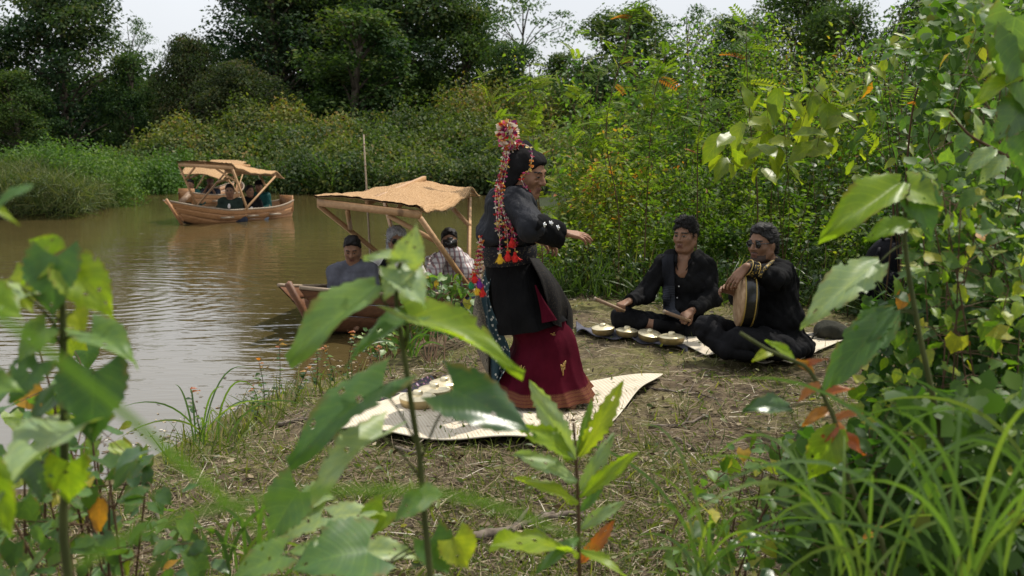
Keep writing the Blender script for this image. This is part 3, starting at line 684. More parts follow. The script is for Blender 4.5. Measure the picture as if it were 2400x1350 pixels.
def frame(fwd, up=(0, 0, 1)):
    """rows: x to the figure's own right, y forward, z up"""
    y = nrm(np.asarray(fwd, float)); x = nrm(np.cross(y, V(*up))); z = np.cross(x, y); return np.array([x, y, z])
def head(B, c, R, s=1.0, neck=None, old=False, beard=False):
    """a head with face about centre c; R rows are right, forward, up"""
    def w(x, y, z): return c + s * (V(x, y, z) @ R)
    B.ell(w(0, -.012, .035), s * V(.074, .095, .085), R, .012); B.ell(w(0, .022, -.035), s * V(.063, .070, .084), R, .03)
    B.cap(w(-.016, .066, -.100), w(.016, .066, -.100), .019 * s, .019 * s, .025 * s)
    for x in (-1, 1):
        B.ell(w(.040 * x, .058, -.022), s * V(.024, .024, .022), R, .03 * s)
        B.cap(w(.062 * x, -.004, -.055), w(.036 * x, .046, -.098), .020 * s, .018 * s, .03 * s)
        B.ell(w(.074 * x, -.010, -.012), s * V(.010, .021, .033), R, .008 * s)
    B.cap(w(-.036, .076, .026), w(.036, .076, .026), .013 * s, .013 * s, .018 * s)
    for x in (-1, 1): B.sub(w(.031 * x, .100, .006), s * V(.020, .018, .013), R, .014 * s)
    for x in (-1, 1): B.ell(w(.031 * x, .0745, .005), s * V(.0155, .0155, .0135), R, .003 * s)
    B.cap(w(0, .088, .014), w(0, .108, -.026), .0075 * s, .0125 * s, .010 * s)
    for x in (-1, 1): B.ell(w(.013 * x, .096, -.030), s * V(.010, .011, .008), R, .008 * s)
    B.cap(w(-.021, .080, -.062), w(0, .091, -.060), .007 * s, .009 * s, .008 * s); B.cap(w(.021, .080, -.062), w(0, .091, -.060), .007 * s, .009 * s, .008 * s)
    B.cap(w(-.016, .081, -.074), w(.016, .081, -.074), .009 * s, .009 * s, .008 * s)
    B.sub(w(0, .103, -.0675), s * V(.022, .010, .0022), R, .003 * s)
    if old:
        for x in (-1, 1): B.sub(w(.034 * x, .084, -.050), s * V(.007, .010, .024), R, .012 * s)
        for x in (-1, 1): B.sub(w(.046 * x, .082, -.012), s * V(.016, .006, .004), R, .006 * s)
    if neck is not None: B.cap(w(0, -.018, -.06), neck, .054 * s, .060 * s, .03)
def face_mats(c, R, s=1.0, beard=False, shades=False):
    """0 skin, 1 lips, 2 eye white, 3 iris and brows, 4 beard shade"""
    def fn(P):
        l = ((P - c) / s) @ R.T; x, y, z = l.T; ax = np.abs(x); m = np.zeros(len(P), int)
        if beard: m[(y > -.01) & (z < -.066) & (z > -.118) & (ax < .062) & ~((ax < .024) & (z > -.08))] = 4; m[(y > .07) & (z < -.045) & (z > -.055) & (ax < .028)] = 4
        m[(ax < .023) & (z > -.083) & (z < -.052) & (y > .084)] = 1
        e = (np.abs(ax - .031) < .0145) & (np.abs(z - .004) < .0046 * (1 - (np.abs(ax - .031) / .0165) ** 2) + .0005) & (y > .074)
        m[e] = 2; m[e & (np.abs(ax - .031) < .0075)] = 3
        m[(np.abs(ax - .031) < .0155) & (np.abs(z - .0085 + 8 * (ax - .031) ** 2) < .0021) & (y > .070)] = 3
        m[(ax > .013) & (ax < .052) & (z > .0215 + .004 * (1 - np.abs(ax - .03) / .03)) & (z < .0300 + .004 * (1 - np.abs(ax - .03) / .03)) & (y > .05)] = 3
        return m
    return fn
def hair_short(c, R, s=1.0, line=.052, back=-.05, top=.0):
    H = Body(); w = lambda x, y, z: c + s * (V(x, y, z) @ R)
    H.ell(w(0, -.016, .042 + top), s * V(.083, .104, .090), R, .01); H.ell(w(0, .02, .105 + top * 2), s * V(.060, .062, .030), R, .03)
    H.ell(w(0, -.06, -.01), s * V(.066, .05, .06), R, .02)
    H.clip(w(0, .075, line), V(0, .72, -.70) @ R); H.clip(w(0, 0, back), V(0, 0, -1) @ R)
    H.tuft(.005 * s, 110); return H
def hand(B, wr, d, nm, side, curl=(.3, .4, .5, .6), bend=.5, thumb=.6, s=1.0, spread=1.0):
    """palm and five fingers: d towards the fingertips, nm out of the back of the hand, side +1 puts the thumb on +x"""
    y = nrm(d); x = nrm(np.cross(y, nm)); z = np.cross(x, y); x = x * side
    w = lambda a, b, c: np.asarray(wr) + s * (a * x + b * y + c * z)
    kn = [(.029, .086), (.010, .091), (-.010, .087), (-.028, .078)]; ln = [(.042, .025, .020), (.046, .029, .021), (.043, .027, .020), (.034, .020, .018)]
    for (kx, ky) in kn: B.cap(w(kx * .55, .012, 0), w(kx, ky, 0), .0135 * s, .0105 * s, .012 * s)
    for (kx, ky), L, cu in zip(kn, ln, curl):
        p = w(kx, ky, 0); a = cu
        for i, l in enumerate(L):
            q = p + s * l * (math.cos(a) * y - math.sin(a) * z + spread * kx * 2.2 * x * math.cos(a)); B.cap(p, q, (.0095 - .0011 * i) * s, (.0088 - .0011 * i) * s, .004 * s); p = q; a += cu * (1 + bend) + .08
    t0, t1 = w(.020, .022, -.004), w(.043, .048, -.012 - .01 * thumb); t2 = t1 + s * .030 * nrm(math.cos(thumb) * y + .35 * x - math.sin(thumb) * z - .1 * x * thumb); t3 = t2 + s * .024 * nrm(math.cos(thumb * 1.3) * y - math.sin(thumb * 1.3) * z - .25 * x * thumb)
    B.cap(t0, t1, .014 * s, .0115 * s, .010 * s).cap(t1, t2, .0110 * s, .0095 * s, .004 * s).cap(t2, t3, .0095 * s, .0080 * s, .004 * s)

def skin_mat(name, col, wrinkle=0.0):
    b = MB_(name); n = b.noise(24, 4, b.objco()); lo = tuple(c * .82 for c in col); hi = tuple(min(1, c * 1.15) for c in col)
    nr = b.bump(b.noise(90, 4, b.objco()), .25 + wrinkle, .0015 + .003 * wrinkle)
    return b.done(b.bsdf(b.ramp(n, [(.3, lo), (.7, hi)]), .55, .3, normal=nr, sss=.08))
def cloth_mat(name, col, sc=900, rough=.85, namp=.25, fold=18, fdist=.03, fstr=.5, sheen=.0):
    b = MB_(name); n = b.noise(9, 4, b.objco()); c = b.ramp(n, [(.3, tuple(x * (1 - namp) for x in col)), (.7, tuple(min(1, x * (1 + namp)) for x in col))])
    mp = b.n('Mapping'); mp.inputs['Scale'].default_value = (1, 1, .4); mp.inputs['Rotation'].default_value = (.4, .3, .5); b.l(b.objco(), mp.inputs[0])
    h = b.math('ADD', b.math('ABSOLUTE', b.math('SUBTRACT', b.noise(fold, 3, mp.outputs[0]), .5)), b.math('MULTIPLY', b.noise(sc * .3, 2, b.objco()), .06))
    return b.done(b.bsdf(c, rough, .06, normal=b.bump(h, fstr, fdist), sheen=sheen))
M_SKIN = skin_mat('skin_tan', (.20, .105, .062)); M_SKIN_OLD = skin_mat('skin_elder', (.235, .118, .068), .6); M_SKIN_D = skin_mat('skin_brown', (.125, .066, .042))
M_LIP = simple_mat('lips', (.135, .058, .042), .5); M_EYEW = simple_mat('eye_white', (.19, .165, .15), .3); M_BUTTON = simple_mat('white_button', (.6, .6, .58), .3); M_IRIS = simple_mat('iris_and_brow', (.012, .009, .007), .4); M_BEARD = simple_mat('beard_shade', (.055, .034, .026), .7)
def skins(s): return [s, M_LIP, M_EYEW, M_IRIS, M_BEARD]
def hair_mat(name, col, hi):
    b = MB_(name); mp = b.n('Mapping'); mp.inputs['Scale'].default_value = (1, 1, .15); b.l(b.objco(), mp.inputs[0]); n = b.noise(160, 3, mp.outputs[0])
    return b.done(b.bsdf(b.ramp(n, [(.35, col), (.75, hi)]), .6, .2, normal=b.bump(n, .5, .004)))
M_HAIR = hair_mat('black_hair', (.006, .005, .005), (.012, .010, .009)); M_HAIRG = hair_mat('grey_hair', (.16, .16, .17), (.48, .48, .50)); M_HAIRM = hair_mat('greying_hair', (.010, .009, .009), (.028, .027, .027))
M_BLACK = cloth_mat('black_cotton', (.0085, .0085, .0092)); M_BLACK2 = cloth_mat('black_denim', (.0105, .0105, .0118)); M_VELVET = cloth_mat('black_velvet', (.0065, .0065, .0072))
M_CHAR = cloth_mat('charcoal_silk', (.020, .021, .025), rough=.6, fstr=.9, fold=13)
# ------------------------------------------------------------------ boats with coir canopies
def wood_mat(name, a, c, sc=(1, 14, 14), s=3.0):
    b = MB_(name); mp = b.n('Mapping'); mp.inputs['Scale'].default_value = sc; b.l(b.objco(), mp.inputs[0]); n = b.noise(s, 6, mp.outputs[0]); n2 = b.noise(2.2, 3, b.objco())
    col = b.ramp(n, [(.28, a), (.7, c)]); col = b.mix(b.math('MULTIPLY', n2, .5), col, b.mix(1.0, col, (.72, .62, .55), 'MULTIPLY'))
    knots = b.ramp(b.noise(5, 1, b.objco()), [(.70, (0, 0, 0)), (.74, (1, 1, 1))]); col = b.mix(b.math('MULTIPLY', knots, .6), col, (.06, .03, .015))
    return b.done(b.bsdf(col, .55, .35, normal=b.bump(n, .25, .004)))
M_HULLN = wood_mat('dark_varnished_wood', (.085, .036, .016), (.17, .075, .034)); M_HULLF = wood_mat('warm_varnished_wood', (.24, .115, .045), (.42, .22, .095))
M_FRAME = wood_mat('pale_timber', (.34, .20, .095), (.50, .31, .16)); M_INNER = wood_mat('grey_timber', (.20, .15, .10), (.32, .26, .19)); M_PITCH = simple_mat('dark_hull_bottom', (.03, .02, .015), .6)
b = MB_('coir_matting'); n = b.noise(60, 5, b.objco()); n2 = b.noise(7, 3, b.objco()); luv = b.attr('luv', True); sx = b.n('SeparateXYZ'); b.l(luv, sx.inputs[0])
cord = b.math('SINE', b.math('MULTIPLY', sx.outputs[1], 300.0)); col = b.ramp(n, [(.3, (.28, .165, .080)), (.55, (.45, .29, .155)), (.8, (.60, .43, .26))])
col = b.mix(b.math('MULTIPLY', n2, .35), col, b.mix(1.0, col, (.7, .6, .5), 'MULTIPLY'))
M_COIR = b.done(b.bsdf(col, .95, .1, normal=b.bump(b.math('ADD', b.math('MULTIPLY', cord, .35), n), .9, .012)))

def boat(name, origin, yaw, hullm, label, group, canopy=True, L=4.6, posts=(2.2, 1.7), ridge=(.03, .05)):
    """boat frame: origin at the bow on the waterline, u runs bow to stern, v to the side the camera sees, z from the water"""
    u = V(math.cos(yaw), math.sin(yaw), 0); v = V(math.sin(yaw), -math.cos(yaw), 0); o = V(*origin)
    e = empty(name, tuple(o), label, 'boat', group)
    W = lambda a, c, z: o + u * a + v * c + V(0, 0, z)
    def half(t): return .60 * math.sin(math.pi * min(1, (t * .93 + .012)) ** .72) ** .8 if t < .55 else .60 * (1 - ((t - .47) / .62) ** 2.3 * .95)
    def sheer(t): return .24 + .22 * max(0, 1 - t / .32) ** 1.8 + .10 * max(0, (t - .62) / .38) ** 2
    ns = 26; ts = np.linspace(0, 1, ns); strakes = [(0.0, .40), (.40, .72), (.72, 1.0)]
    def pt(t, f, s, inset=0):
        rake = -.34 * (f ** 1.2) * max(0, 1 - t * 5); wd = max(.012, half(t)) * min(1, .75 + .055 * L) * (.42 + .58 * f ** .6) - inset; zb = -.10 + .16 * max(0, 1 - t * 4) ** 1.5
        return W(t * L + .34 + rake, s * wd, zb + (sheer(t) - zb) * f)
    for side in (1, -1):
        for f0, f1 in strakes:
            fs = np.linspace(f0 + (.012 if f0 else 0), f1, 4); th = .018
            outer = np.array([[pt(t, f, side) for f in fs] for t in ts]); inner = np.array([[pt(t, f, side, th) for f in fs] for t in ts])
            lap = v * side * .006 * (1 if f0 else 0)
            P = np.concatenate([outer + lap, inner[:, ::-1] + lap], 1); Acc().grid(P if side > 0 else P[:, ::-1], closed=True).build('hull_plank', hullm, e)
        rail = [pt(t, 1.0, side) + V(0, 0, .012) for t in ts]; Acc().tube(rail, .017, 6).build('gunwale', M_INNER, e, True)
    bt = np.array([[pt(t, 0, s * q) + V(0, 0, .01 - .05 * (1 - abs(q))) for q in np.linspace(1, 0, 3)] if s > 0 else [pt(t, 0, -q) + V(0, 0, .01 - .05 * (1 - abs(q))) for q in np.linspace(0, 1, 3)] for t in ts for s in (1,)])
    Acc().grid(bt).grid(np.array([[pt(t, 0, -q) + V(0, 0, .01 - .05 * (1 - q)) for q in np.linspace(0, 1, 3)] for t in ts])).build('hull_bottom', M_PITCH, e, True)
    Acc().beam(W(.34, 0, -.05), W(-.01, 0, .50), .035, .05, u).build('stem_post', hullm, e)
    fl = np.array([[W(t * L + .34, q * half(t) * .78, -.02) for q in (-1, 0, 1)] for t in ts[2:-1]]); Acc().grid(fl).build('floor_board', M_INNER, e)
    for a in (.40 * L, .63 * L, .85 * L): Acc().beam(W(a, -.52, .11), W(a, .52, .11), .24, .03).build('thwart', M_INNER, e)
    Acc().beam(W(L + .30, -.2, .28), W(L + .30, .2, .28), .04, .34).build('transom', hullm, e)
    if canopy is not None:
        A, Bc, C, D = [W(*q) for q in canopy]
        # cross beams fore and aft
        Acc().beam(A, Bc, .045, .065).build('canopy_beam', M_FRAME, e); Acc().beam(D, C, .045, .065).build('canopy_beam', M_FRAME, e)
        Acc().beam((A + Bc) / 2 + V(0, 0, .05), (D + C) / 2 + V(0, 0, .16), .04, .05).build('ridge_pole', M_FRAME, e)
        g = lambda a, s: W(a, s * .585, .25)
        gr, gl = g(posts[1], 1), g(posts[0], -1); o4 = u * .03
        for p, q in ((Bc, gr + o4), (C, gr - o4), (A, gl + o4), (D, gl - o4)): Acc().beam(p - V(0, 0, .03), q, .028, .040, (.3, .2, .9)).build('canopy_post', M_FRAME, e)
        for p, q, m in ((Bc, gr, A), (A, gl, Bc), (C, gr, D), (D, gl, C)):
            a0 = p + (q - p) * .34; Acc().beam(a0, p + (m - p) * .30 - V(0, 0, .04), .03, .04, (.3, .2, .9)).build('corner_brace', M_FRAME, e)
        nu, nv = 44, 30; P = np.zeros((nu, nv, 3)); S = np.linspace(-.03, 1.22, nu); T = np.linspace(-.02, 1.02, nv)
        for i, s_ in enumerate(S):
            for j, t_ in enumerate(T):
                p = (A * (1 - t_) + Bc * t_) * (1 - s_) + (D * (1 - t_) + C * t_) * s_
                rd = math.exp(-((t_ - .48) / .30) ** 2) * (ridge[0] + ridge[1] * s_); sag = -.035 * math.sin(math.pi * min(max(s_, 0), 1)) * abs(t_ - .5) * 2 - max(0, s_ - 1) * .45
                p = p + V(0, 0, .052 + rd + sag + .008 * math.sin(9 * t_ + 5 * s_) + .008 * math.sin(17 * s_ + 3 * t_)); 
                if t_ > .97: p = p + V(0, 0, -.05 * math.sin(math.pi * min(max(s_, 0), 1)) ** .5 - .01 * math.sin(23 * s_))
                P[i, j] = p
        P[..., 2] += rng.normal(0, .003, (nu, nv))
        top = P + V(0, 0, .013); bot = P[:, ::-1] - V(0, 0, .005)
        lu = np.stack(np.meshgrid(S, T, indexing='ij') + [np.zeros((nu, nv))], -1); a = Acc().grid(np.concatenate([top, bot], 1), closed=True)
        luv = np.concatenate([lu, lu[:, ::-1]], 1).reshape(-1, 3)
        obj('canopy_mat', a.mesh('canopy_mat', M_COIR, True, o, luv=luv), e)
        fr = Leaves(); n = 900; k = rng.integers(0, nu - 1, n); jj = np.where(rng.random(n) < .5, 0, nv - 1); pp = P[k, jj] + rng.random((n, 1)) * (P[k + 1, jj] - P[k, jj])
        fr.add(T_BLADE, pp, nrm(rng.normal(0, .5, (n, 3)) + V(0, 0, -.5)), rdir(n), rng.uniform(.02, .055, n), .8); fo = fr.build('fringe', M_STRAW, e); fo['kind'] = 'stuff'
    return e, W
NB_O = V(-1.80, 7.95, ZW); NB_YAW = math.radians(57)
def to_boat(o, yaw, P):
    d = P - o; u = V(math.cos(yaw), math.sin(yaw), 0); v = V(math.sin(yaw), -math.cos(yaw), 0); return (d @ u, d @ v, d[2])
ncan = [to_boat(NB_O, NB_YAW, q) for q in (at_y(747, 474, 9.1), at_y(985, 503, 8.3), at_y(1101, 458, 10.3), at_y(897, 449, 11.1))]
NB, NW = boat('canopy_boat', NB_O, NB_YAW, M_HULLN, 'nearest dark wooden boat moored at the bank under a brown coir canopy', 'boats with coir canopies', ncan)
FB_O = at_z(405, 528, ZW); FB_O[0] = (392 - 1200) / F * FB_O[1]; FB_YAW = math.radians(52)
fcan = [to_boat(FB_O, FB_YAW, q) for q in (at_y(420, 386, 20.2), at_y(545, 393, 19.3), at_y(645, 410, 21.2), at_y(528, 402, 22.1))]
FB, FW = boat('canopy_boat', FB_O, FB_YAW, M_HULLF, 'bright wooden boat on open water with paddler at its stern', 'boats with coir canopies', fcan, L=2.6, posts=(1.05, 1.4), ridge=(.03, .04))
TB_O = V(-7.54, 27.5, ZW); TB_YAW = math.radians(-97)
tcan = [to_boat(TB_O, TB_YAW, q) for q in (at_y(575, 385, 27.2), at_y(495, 382, 27.4), at_y(437, 400, 25.2), at_y(530, 412, 25.0))]
TB, TW = boat('canopy_boat', TB_O, TB_YAW, M_HULLF, 'farthest canopy boat, half hidden behind the bright wooden boat', 'boats with coir canopies', tcan, L=2.9, posts=(1.5, 1.5))
# foam streaks of the wake are ripples of the water; the punting pole stands in the river
p0 = at_y(868, 600, 10.6); p1 = at_y(852, 315, 10.6); e = empty('mooring_pole', (p0[0], p0[1], ZW - .5), 'thin pale bamboo pole standing in the river behind the near canopy', 'pole')
Acc().tube([V(p0[0], p0[1], ZW - .5), p0, (p0 + p1) / 2, p1], [.012, .012, .010, .008], 7).build('shaft', M_INNER, e, True)
for f in (.15, .35, .55, .75, .92): q = p0 + (p1 - p0) * f; Acc().tube([q - V(0, 0, .006), q + V(0, 0, .006)], .0135, 7).build('node_ring', M_INNER, e)
# ------------------------------------------------------------------ people
CAMP = V(0, 0, CAM_Z)
def hit(B, px, py, y0, y1, n=160):
    """first point of a distance body along the sight line between depths y0 and y1"""
    Y = np.linspace(y0, y1, n); P = np.array([at_y(px, py, y) for y in Y]); d = B.ev(P); i = np.argmax(d < 0)
    return P[i] if d[i] < 0 else at_y(px, py, (y0 + y1) / 2)
def sheet(name, P, mat, parent, th=.004, luv=True):
    """a thin closed cloth from a grid of points"""
    P = np.asarray(P, float); n, k = P.shape[:2]; du = np.gradient(P, axis=0); dv = np.gradient(P, axis=1); N = nrm(np.cross(du, dv))
    Q = np.concatenate([P + N * th / 2, (P - N * th / 2)[:, ::-1]], 1)
    U = np.stack(np.meshgrid(np.linspace(0, 1, n), np.linspace(0, 1, k), indexing='ij') + [np.zeros((n, k))], -1)[..., [1, 0, 2]]
    a = Acc().grid(Q, closed=True); return obj(name, a.mesh(name, mat, True, np.array(parent.location), luv=np.concatenate([U, U[:, ::-1]], 1).reshape(-1, 3)), parent)
def patch(left, right, n, k):
    """grid between two edge curves"""
    A, B_ = spline(left, n), spline(right, n); t = np.linspace(0, 1, k)[None, :, None]; return A[:, None] * (1 - t) + B_[:, None] * t
def loft(rings, Y, n=40, seg=96, folds=(), tilt=0.0):
    R = np.array([[*at_y(a, b, Y), *at_y(c, d, Y), ry] for a, b, c, d, ry in rings]); R = spline(R, n)
    th = np.linspace(0, 2 * math.pi, seg, endpoint=False); t = np.linspace(0, 1, n)[:, None]
    c = (R[:, :3] + R[:, 3:6]) / 2; x = (R[:, 3:6] - R[:, :3]) / 2; f = np.ones((n, seg))
    for amp, k, ph, tw in folds: f = f + amp * t ** 1.2 * (np.sin(k * th[None] + ph + tw * t) if k < 6 else 1 - 2 * np.abs(np.sin(.5 * (k * th[None] + ph + tw * t))) ** .8)
    P = c[:, None] + x[:, None] * (np.cos(th) * f)[..., None]; P[..., 1] += R[:, 6, None] * np.sin(th)[None] * f
    P[..., 2] += tilt * t * np.sin(th)[None]
    U = np.stack([np.repeat(th[None] / 6.2832, n, 0), np.repeat(t, seg, 1), np.zeros((n, seg))], -1); return P, U
def lofted(name, PU, mat, parent, cap=False):
    P, U = PU; a = Acc().grid(P, closed=True); o = obj(name, a.mesh(name, mat, True, np.array(parent.location), luv=U.reshape(-1, 3)), parent); return o
PAL = [(.50, .02, .015), (.52, .06, .15), (.66, .24, .04), (.52, .09, .18), (.68, .60, .48), (.16, .02, .10), (.62, .45, .12), (.48, .03, .04)]
b = MB_('bead_colours'); st = [(i / len(PAL), c) for i, c in enumerate(PAL)]
p_ = b.bsdf(b.ramp(b.attr('rnd'), st, 'CONSTANT'), .55, .4); t_ = b.n('BsdfTranslucent'); b.l(b.ramp(b.attr('rnd'), st, 'CONSTANT'), t_.inputs[0]); m_ = b.n('MixShader'); m_.inputs[0].default_value = .25
b.l(p_, m_.inputs[1]); b.l(t_.outputs[0], m_.inputs[2]); M_BEADS = b.done(m_.outputs[0])
def strand(name, pts, parent, k, flower=.015, dens=1.0):
    P = spline(pts, k * 2 + 1); A = Acc(); A.tube(P, .0012, 4, r=.55); ar = Leaves()
    for i in range(0, len(P) - 1):
        if i % 2: d = nrm(P[i + 1] - P[i]); A.tube([P[i] - d * .007, P[i] + d * .007], .0028, 5, r=.55 if rng.random() < .6 else .8)
    C = P[::2]; n = len(C); reps = 6
    q = np.repeat(C, reps, 0) + rng.normal(0, .002, (n * reps, 3)); col = np.repeat((rng.integers(0, len(PAL), n) + .5) / len(PAL), reps)
    ar.add(T_RHOMB, q, rdir(n * reps) * V(1, 1, .35), rdir(n * reps), flower * rng.uniform(.8, 1.35, n * reps), 1.2, col)
    v = np.vstack(ar.v); A.add(v, None, np.vstack(ar.t), np.concatenate(ar.r)); return A.build(name, M_BEADS, parent)
def tassel(p, mat, parent, s=1.0, name='tassel'):
    A = Acc().lathe([(.002 * s, 0), (.008 * s, -.004 * s), (.009 * s, -.010 * s), (.006 * s, -.013 * s), (.014 * s, -.026 * s), (.017 * s, -.045 * s), (.012 * s, -.058 * s), (.0, -.056 * s)], p, 12)
    L = Leaves(); n = 60; a = rng.uniform(0, 6.28, n); L.add(T_BLADE, np.column_stack([np.cos(a) * .006, np.sin(a) * .006, np.full(n, -.012)]) * s + p, np.column_stack([np.cos(a) * .38, np.sin(a) * .38, -np.ones(n)]), rdir(n), .052 * s * rng.uniform(.8, 1.15, n), 1.6)
    A.add(np.vstack(L.v), None, np.vstack(L.t)); return A.build(name, mat, parent)
M_TY = simple_mat('yellow_wool', (.72, .46, .03), .9); M_TR = simple_mat('red_wool', (.62, .025, .02), .9); M_TG = simple_mat('green_wool', (.02, .22, .09), .9); M_TP = simple_mat('purple_wool', (.2, .03, .28), .9)
M_SILVER = simple_mat('silver', (.75, .74, .72), .3, metal=1.0); M_GOLDT = simple_mat('gold_thread', (.42, .25, .07), .5, .5)

# ---- the dancer ----
YD = at_z(1285, 952, 0)[1]
J = lambda px, py, dy=0.0: at_y(px, py, YD + dy)
D = Body(); R = frame((.83, -.48, -.24)); hc = J(1236, 407, -.01)
sh_n, sh_f = J(1210, 482, -.15), J(1212, 470, .16); el_n, wr_n = J(1246, 536, -.33), J(1321, 546, -.2)
D.chain([J(1225, 462), J(1205, 520), J(1195, 600)], [.06, .11, .12], .05); D.cap(sh_n, sh_f, .055, .055, .05)
D.cap(sh_n, el_n, .042, .036, .03).cap(el_n, wr_n, .036, .023, .02); el_f, wr_f = J(1200, 545, .30), J(1250, 560, .34); D.cap(sh_f, el_f, .042, .036, .03).cap(el_f, wr_f, .036, .024, .02)
hand(D, wr_n, (.93, .22, -.14), (.05, -.35, .9), -1, (.10, .14, .20, .28), .2, .35, .95); hand(D, wr_f, (.9, .2, -.3), (0, .3, .9), 1, (.3, .35, .4, .45), .4)
kn_n, kn_f = J(1262, 770, -.06), J(1240, 770, .10); an_n, an_f = J(1285, 926, -.12), J(1210, 905, .10)
D.cap(J(1195, 620, -.07), kn_n, .085, .058, .03).cap(kn_n, an_n, .055, .035, .02).cap(J(1195, 620, .07), kn_f, .085, .058, .03).cap(kn_f, an_f, .055, .035, .02)
D.cap(an_n + V(0, 0, -.01), an_n + V(.13, -.05, -.045), .034, .026, .02); D.cap(an_f + V(0, 0, -.01), an_f + V(.12, 0, -.045), .034, .026, .02)
head(D, hc, R, 1.04, J(1226, 462), old=True)
dancer = D.build('person', .0045, skins(M_SKIN_OLD), None, face_mats(hc, R, 1.04)); tag(dancer, 'elderly woman dancing in black blouse, maroon skirt and beaded flower headdress', 'person')
S = Body(); w = lambda x, y, z: hc + 1.04 * (V(x, y, z) @ R)
S.ell(w(0, -.022, .040), V(.092, .116, .098), R, .02).ell(w(0, -.062, -.045), V(.076, .072, .10), R, .03).cap(w(0, -.05, -.1), J(1208, 462), .075, .08, .03)
S.ell(w(0, -.022, -.025), V(.096, .088, .09), R, .03); S.cap(w(-.03, -.06, .13), w(.03, -.10, .09), .03, .035, .03); S.clip(w(0, .060, .058), V(0, .82, -.57) @ R); S.fold(.006, 60, seed=4); S.build('head_scarf', .005, cloth_mat('scarf_cotton', (.013, .0125, .013), rough=.95), dancer)
Bl = Body(); Bl.ell(J(1200, 515), (.132, .175, .17), None, .05).ell(J(1190, 550), (.150, .185, .085), None, .05).ell(J(1148, 545, -.02), (.062, .11, .055), None, .05).ell(J(1160, 500), (.05, .12, .12), None, .05)
Bl.cap(J(1215, 474, -.12), J(1212, 466, .13), .075, .07, .05).cap(sh_n, el_n, .074, .075, .05).cap(sh_f, el_f, .07, .06, .04).cap(el_f, wr_f, .06, .06, .04); Bl.cap(J(1222, 462), J(1215, 480), .07, .09, .04)
Bl.clip(J(1195, 576), (.02, 0, -1)); Bl.fold(.008, 46, seed=8); Bl.build('blouse', .006, M_CHAR, dancer)
Sl = Body(); Sl.cap(J(1256, 532, -.34), J(1319, 548, -.205), .066, .046, .03).cap(J(1280, 550, -.29), J(1313, 562, -.21), .05, .040, .04).clip(wr_n + V(-.012, 0, 0), (.97, .2, -.15)); Sl.fold(.007, 50, seed=2); sleeve_o = Sl.build('velvet_sleeve', .005, M_VELVET, dancer)
for px, py in ((1274, 527), (1290, 524), (1306, 534)):
    p = hit(Sl, px, py, YD - .5, YD); A = Acc().lathe([(.0, .004), (.006, .005), (.010, .003), (.0125, 0), (.0125, -.003)], p, 12, CAMP - p)
    for q in range(6): a_ = q * 1.047; r1 = nrm(np.cross(CAMP - p, V(0, 0, 1))); r2 = nrm(np.cross(r1, CAMP - p)); A.lathe([(.0, .004), (.004, .003), (.005, 0)], p + (r1 * math.cos(a_) + r2 * math.sin(a_)) * .0105, 7, CAMP - p)
    A.build('silver_brooch', M_SILVER, sleeve_o, True)
def pattern_mat(name, base, fig, scale, thr, rough=.7, metal=.0):
    b = MB_(name); v = b.n('TexVoronoi', feature='F1'); v.inputs['Scale'].default_value = scale; b.l(b.objco(), v.inputs['Vector']); n = b.noise(scale * 3, 3, b.objco())
    f = b.ramp(b.math('ADD', v.outputs['Distance'], b.math('MULTIPLY', n, .35)), [(thr, (1, 1, 1)), (thr + .08, (0, 0, 0))]); return b.done(b.bsdf(b.mix(f, base, fig), rough, .1, metal, normal=b.bump(b.noise(14, 3, b.objco()), .4, .01)))
M_SASH = pattern_mat('songket_sash', (.014, .014, .018), (.15, .125, .08), 95, .38); M_LACE = pattern_mat('gold_lace', (.009, .008, .008), (.06, .046, .03), 130, .36)
lofted('waist_sash', loft([(1131, 573, 1257, 571, .178), (1130, 590, 1259, 588, .182), (1135, 622, 1257, 609, .178)], YD, 10, 72, ((.012, 9, 0, 2),)), M_SASH, dancer)
over = loft([(1136, 606, 1254, 602, .168), (1139, 650, 1270, 642, .178), (1143, 700, 1292, 692, .205), (1150, 740, 1312, 728, .225), (1160, 778, 1328, 744, .235)], YD, 30, 110, ((.05, 6, .5, 1.5), (.035, 11, 1, 3)), -.0)
lofted('overskirt', over, M_VELVET, dancer)
sk = loft([(1160, 690, 1295, 690, .14), (1190, 765, 1330, 755, .165), (1203, 800, 1350, 792, .185), (1184, 842, 1360, 838, .215), (1167, 876, 1372, 874, .245), (1143, 907, 1397, 914, .285)], YD, 60, 160, ((.05, 4, 2.2, 1.5), (.055, 8, .8, 3.5), (.035, 15, .3, -3)), .045)
b = MB_('maroon_sarong'); luv = b.attr('luv', True); sx = b.n('SeparateXYZ'); b.l(luv, sx.inputs[0]); u_, v_ = sx.outputs[0], sx.outputs[1]
zig = b.math('MULTIPLY', b.math('PINGPONG', b.math('MULTIPLY', u_, 150.0), .5), .05)
band = b.ramp(b.math('ADD', v_, zig), [(.872, (0, 0, 0)), (.876, (1, 1, 1))]); lines = b.ramp(b.math('PINGPONG', b.math('MULTIPLY', v_, 26.0), .5), [(.06, (0, 0, 0)), (.14, (1, 1, 1))])
dia = b.math('ADD', b.math('PINGPONG', b.math('MULTIPLY', u_, 90.0), .5), b.math('PINGPONG', b.math('MULTIPLY', v_, 60.0), .5)); dm = b.ramp(dia, [(.38, (.09, .03, .022)), (.45, (.19, .085, .036)), (.62, (.16, .07, .03)), (.72, (.08, .022, .018))])
gold = b.mix(lines, (.085, .02, .02), dm); base = b.ramp(b.noise(8, 3, b.objco()), [(.3, (.042, .0022, .0075)), (.7, (.066, .004, .012))])
M_SKIRT = b.done(b.bsdf(b.mix(band, base, gold), .8, .05, normal=b.bump(b.noise(16, 3, b.objco()), .35, .012), sheen=.0)); sarong_o = lofted('sarong_skirt', sk, M_SKIRT, dancer)
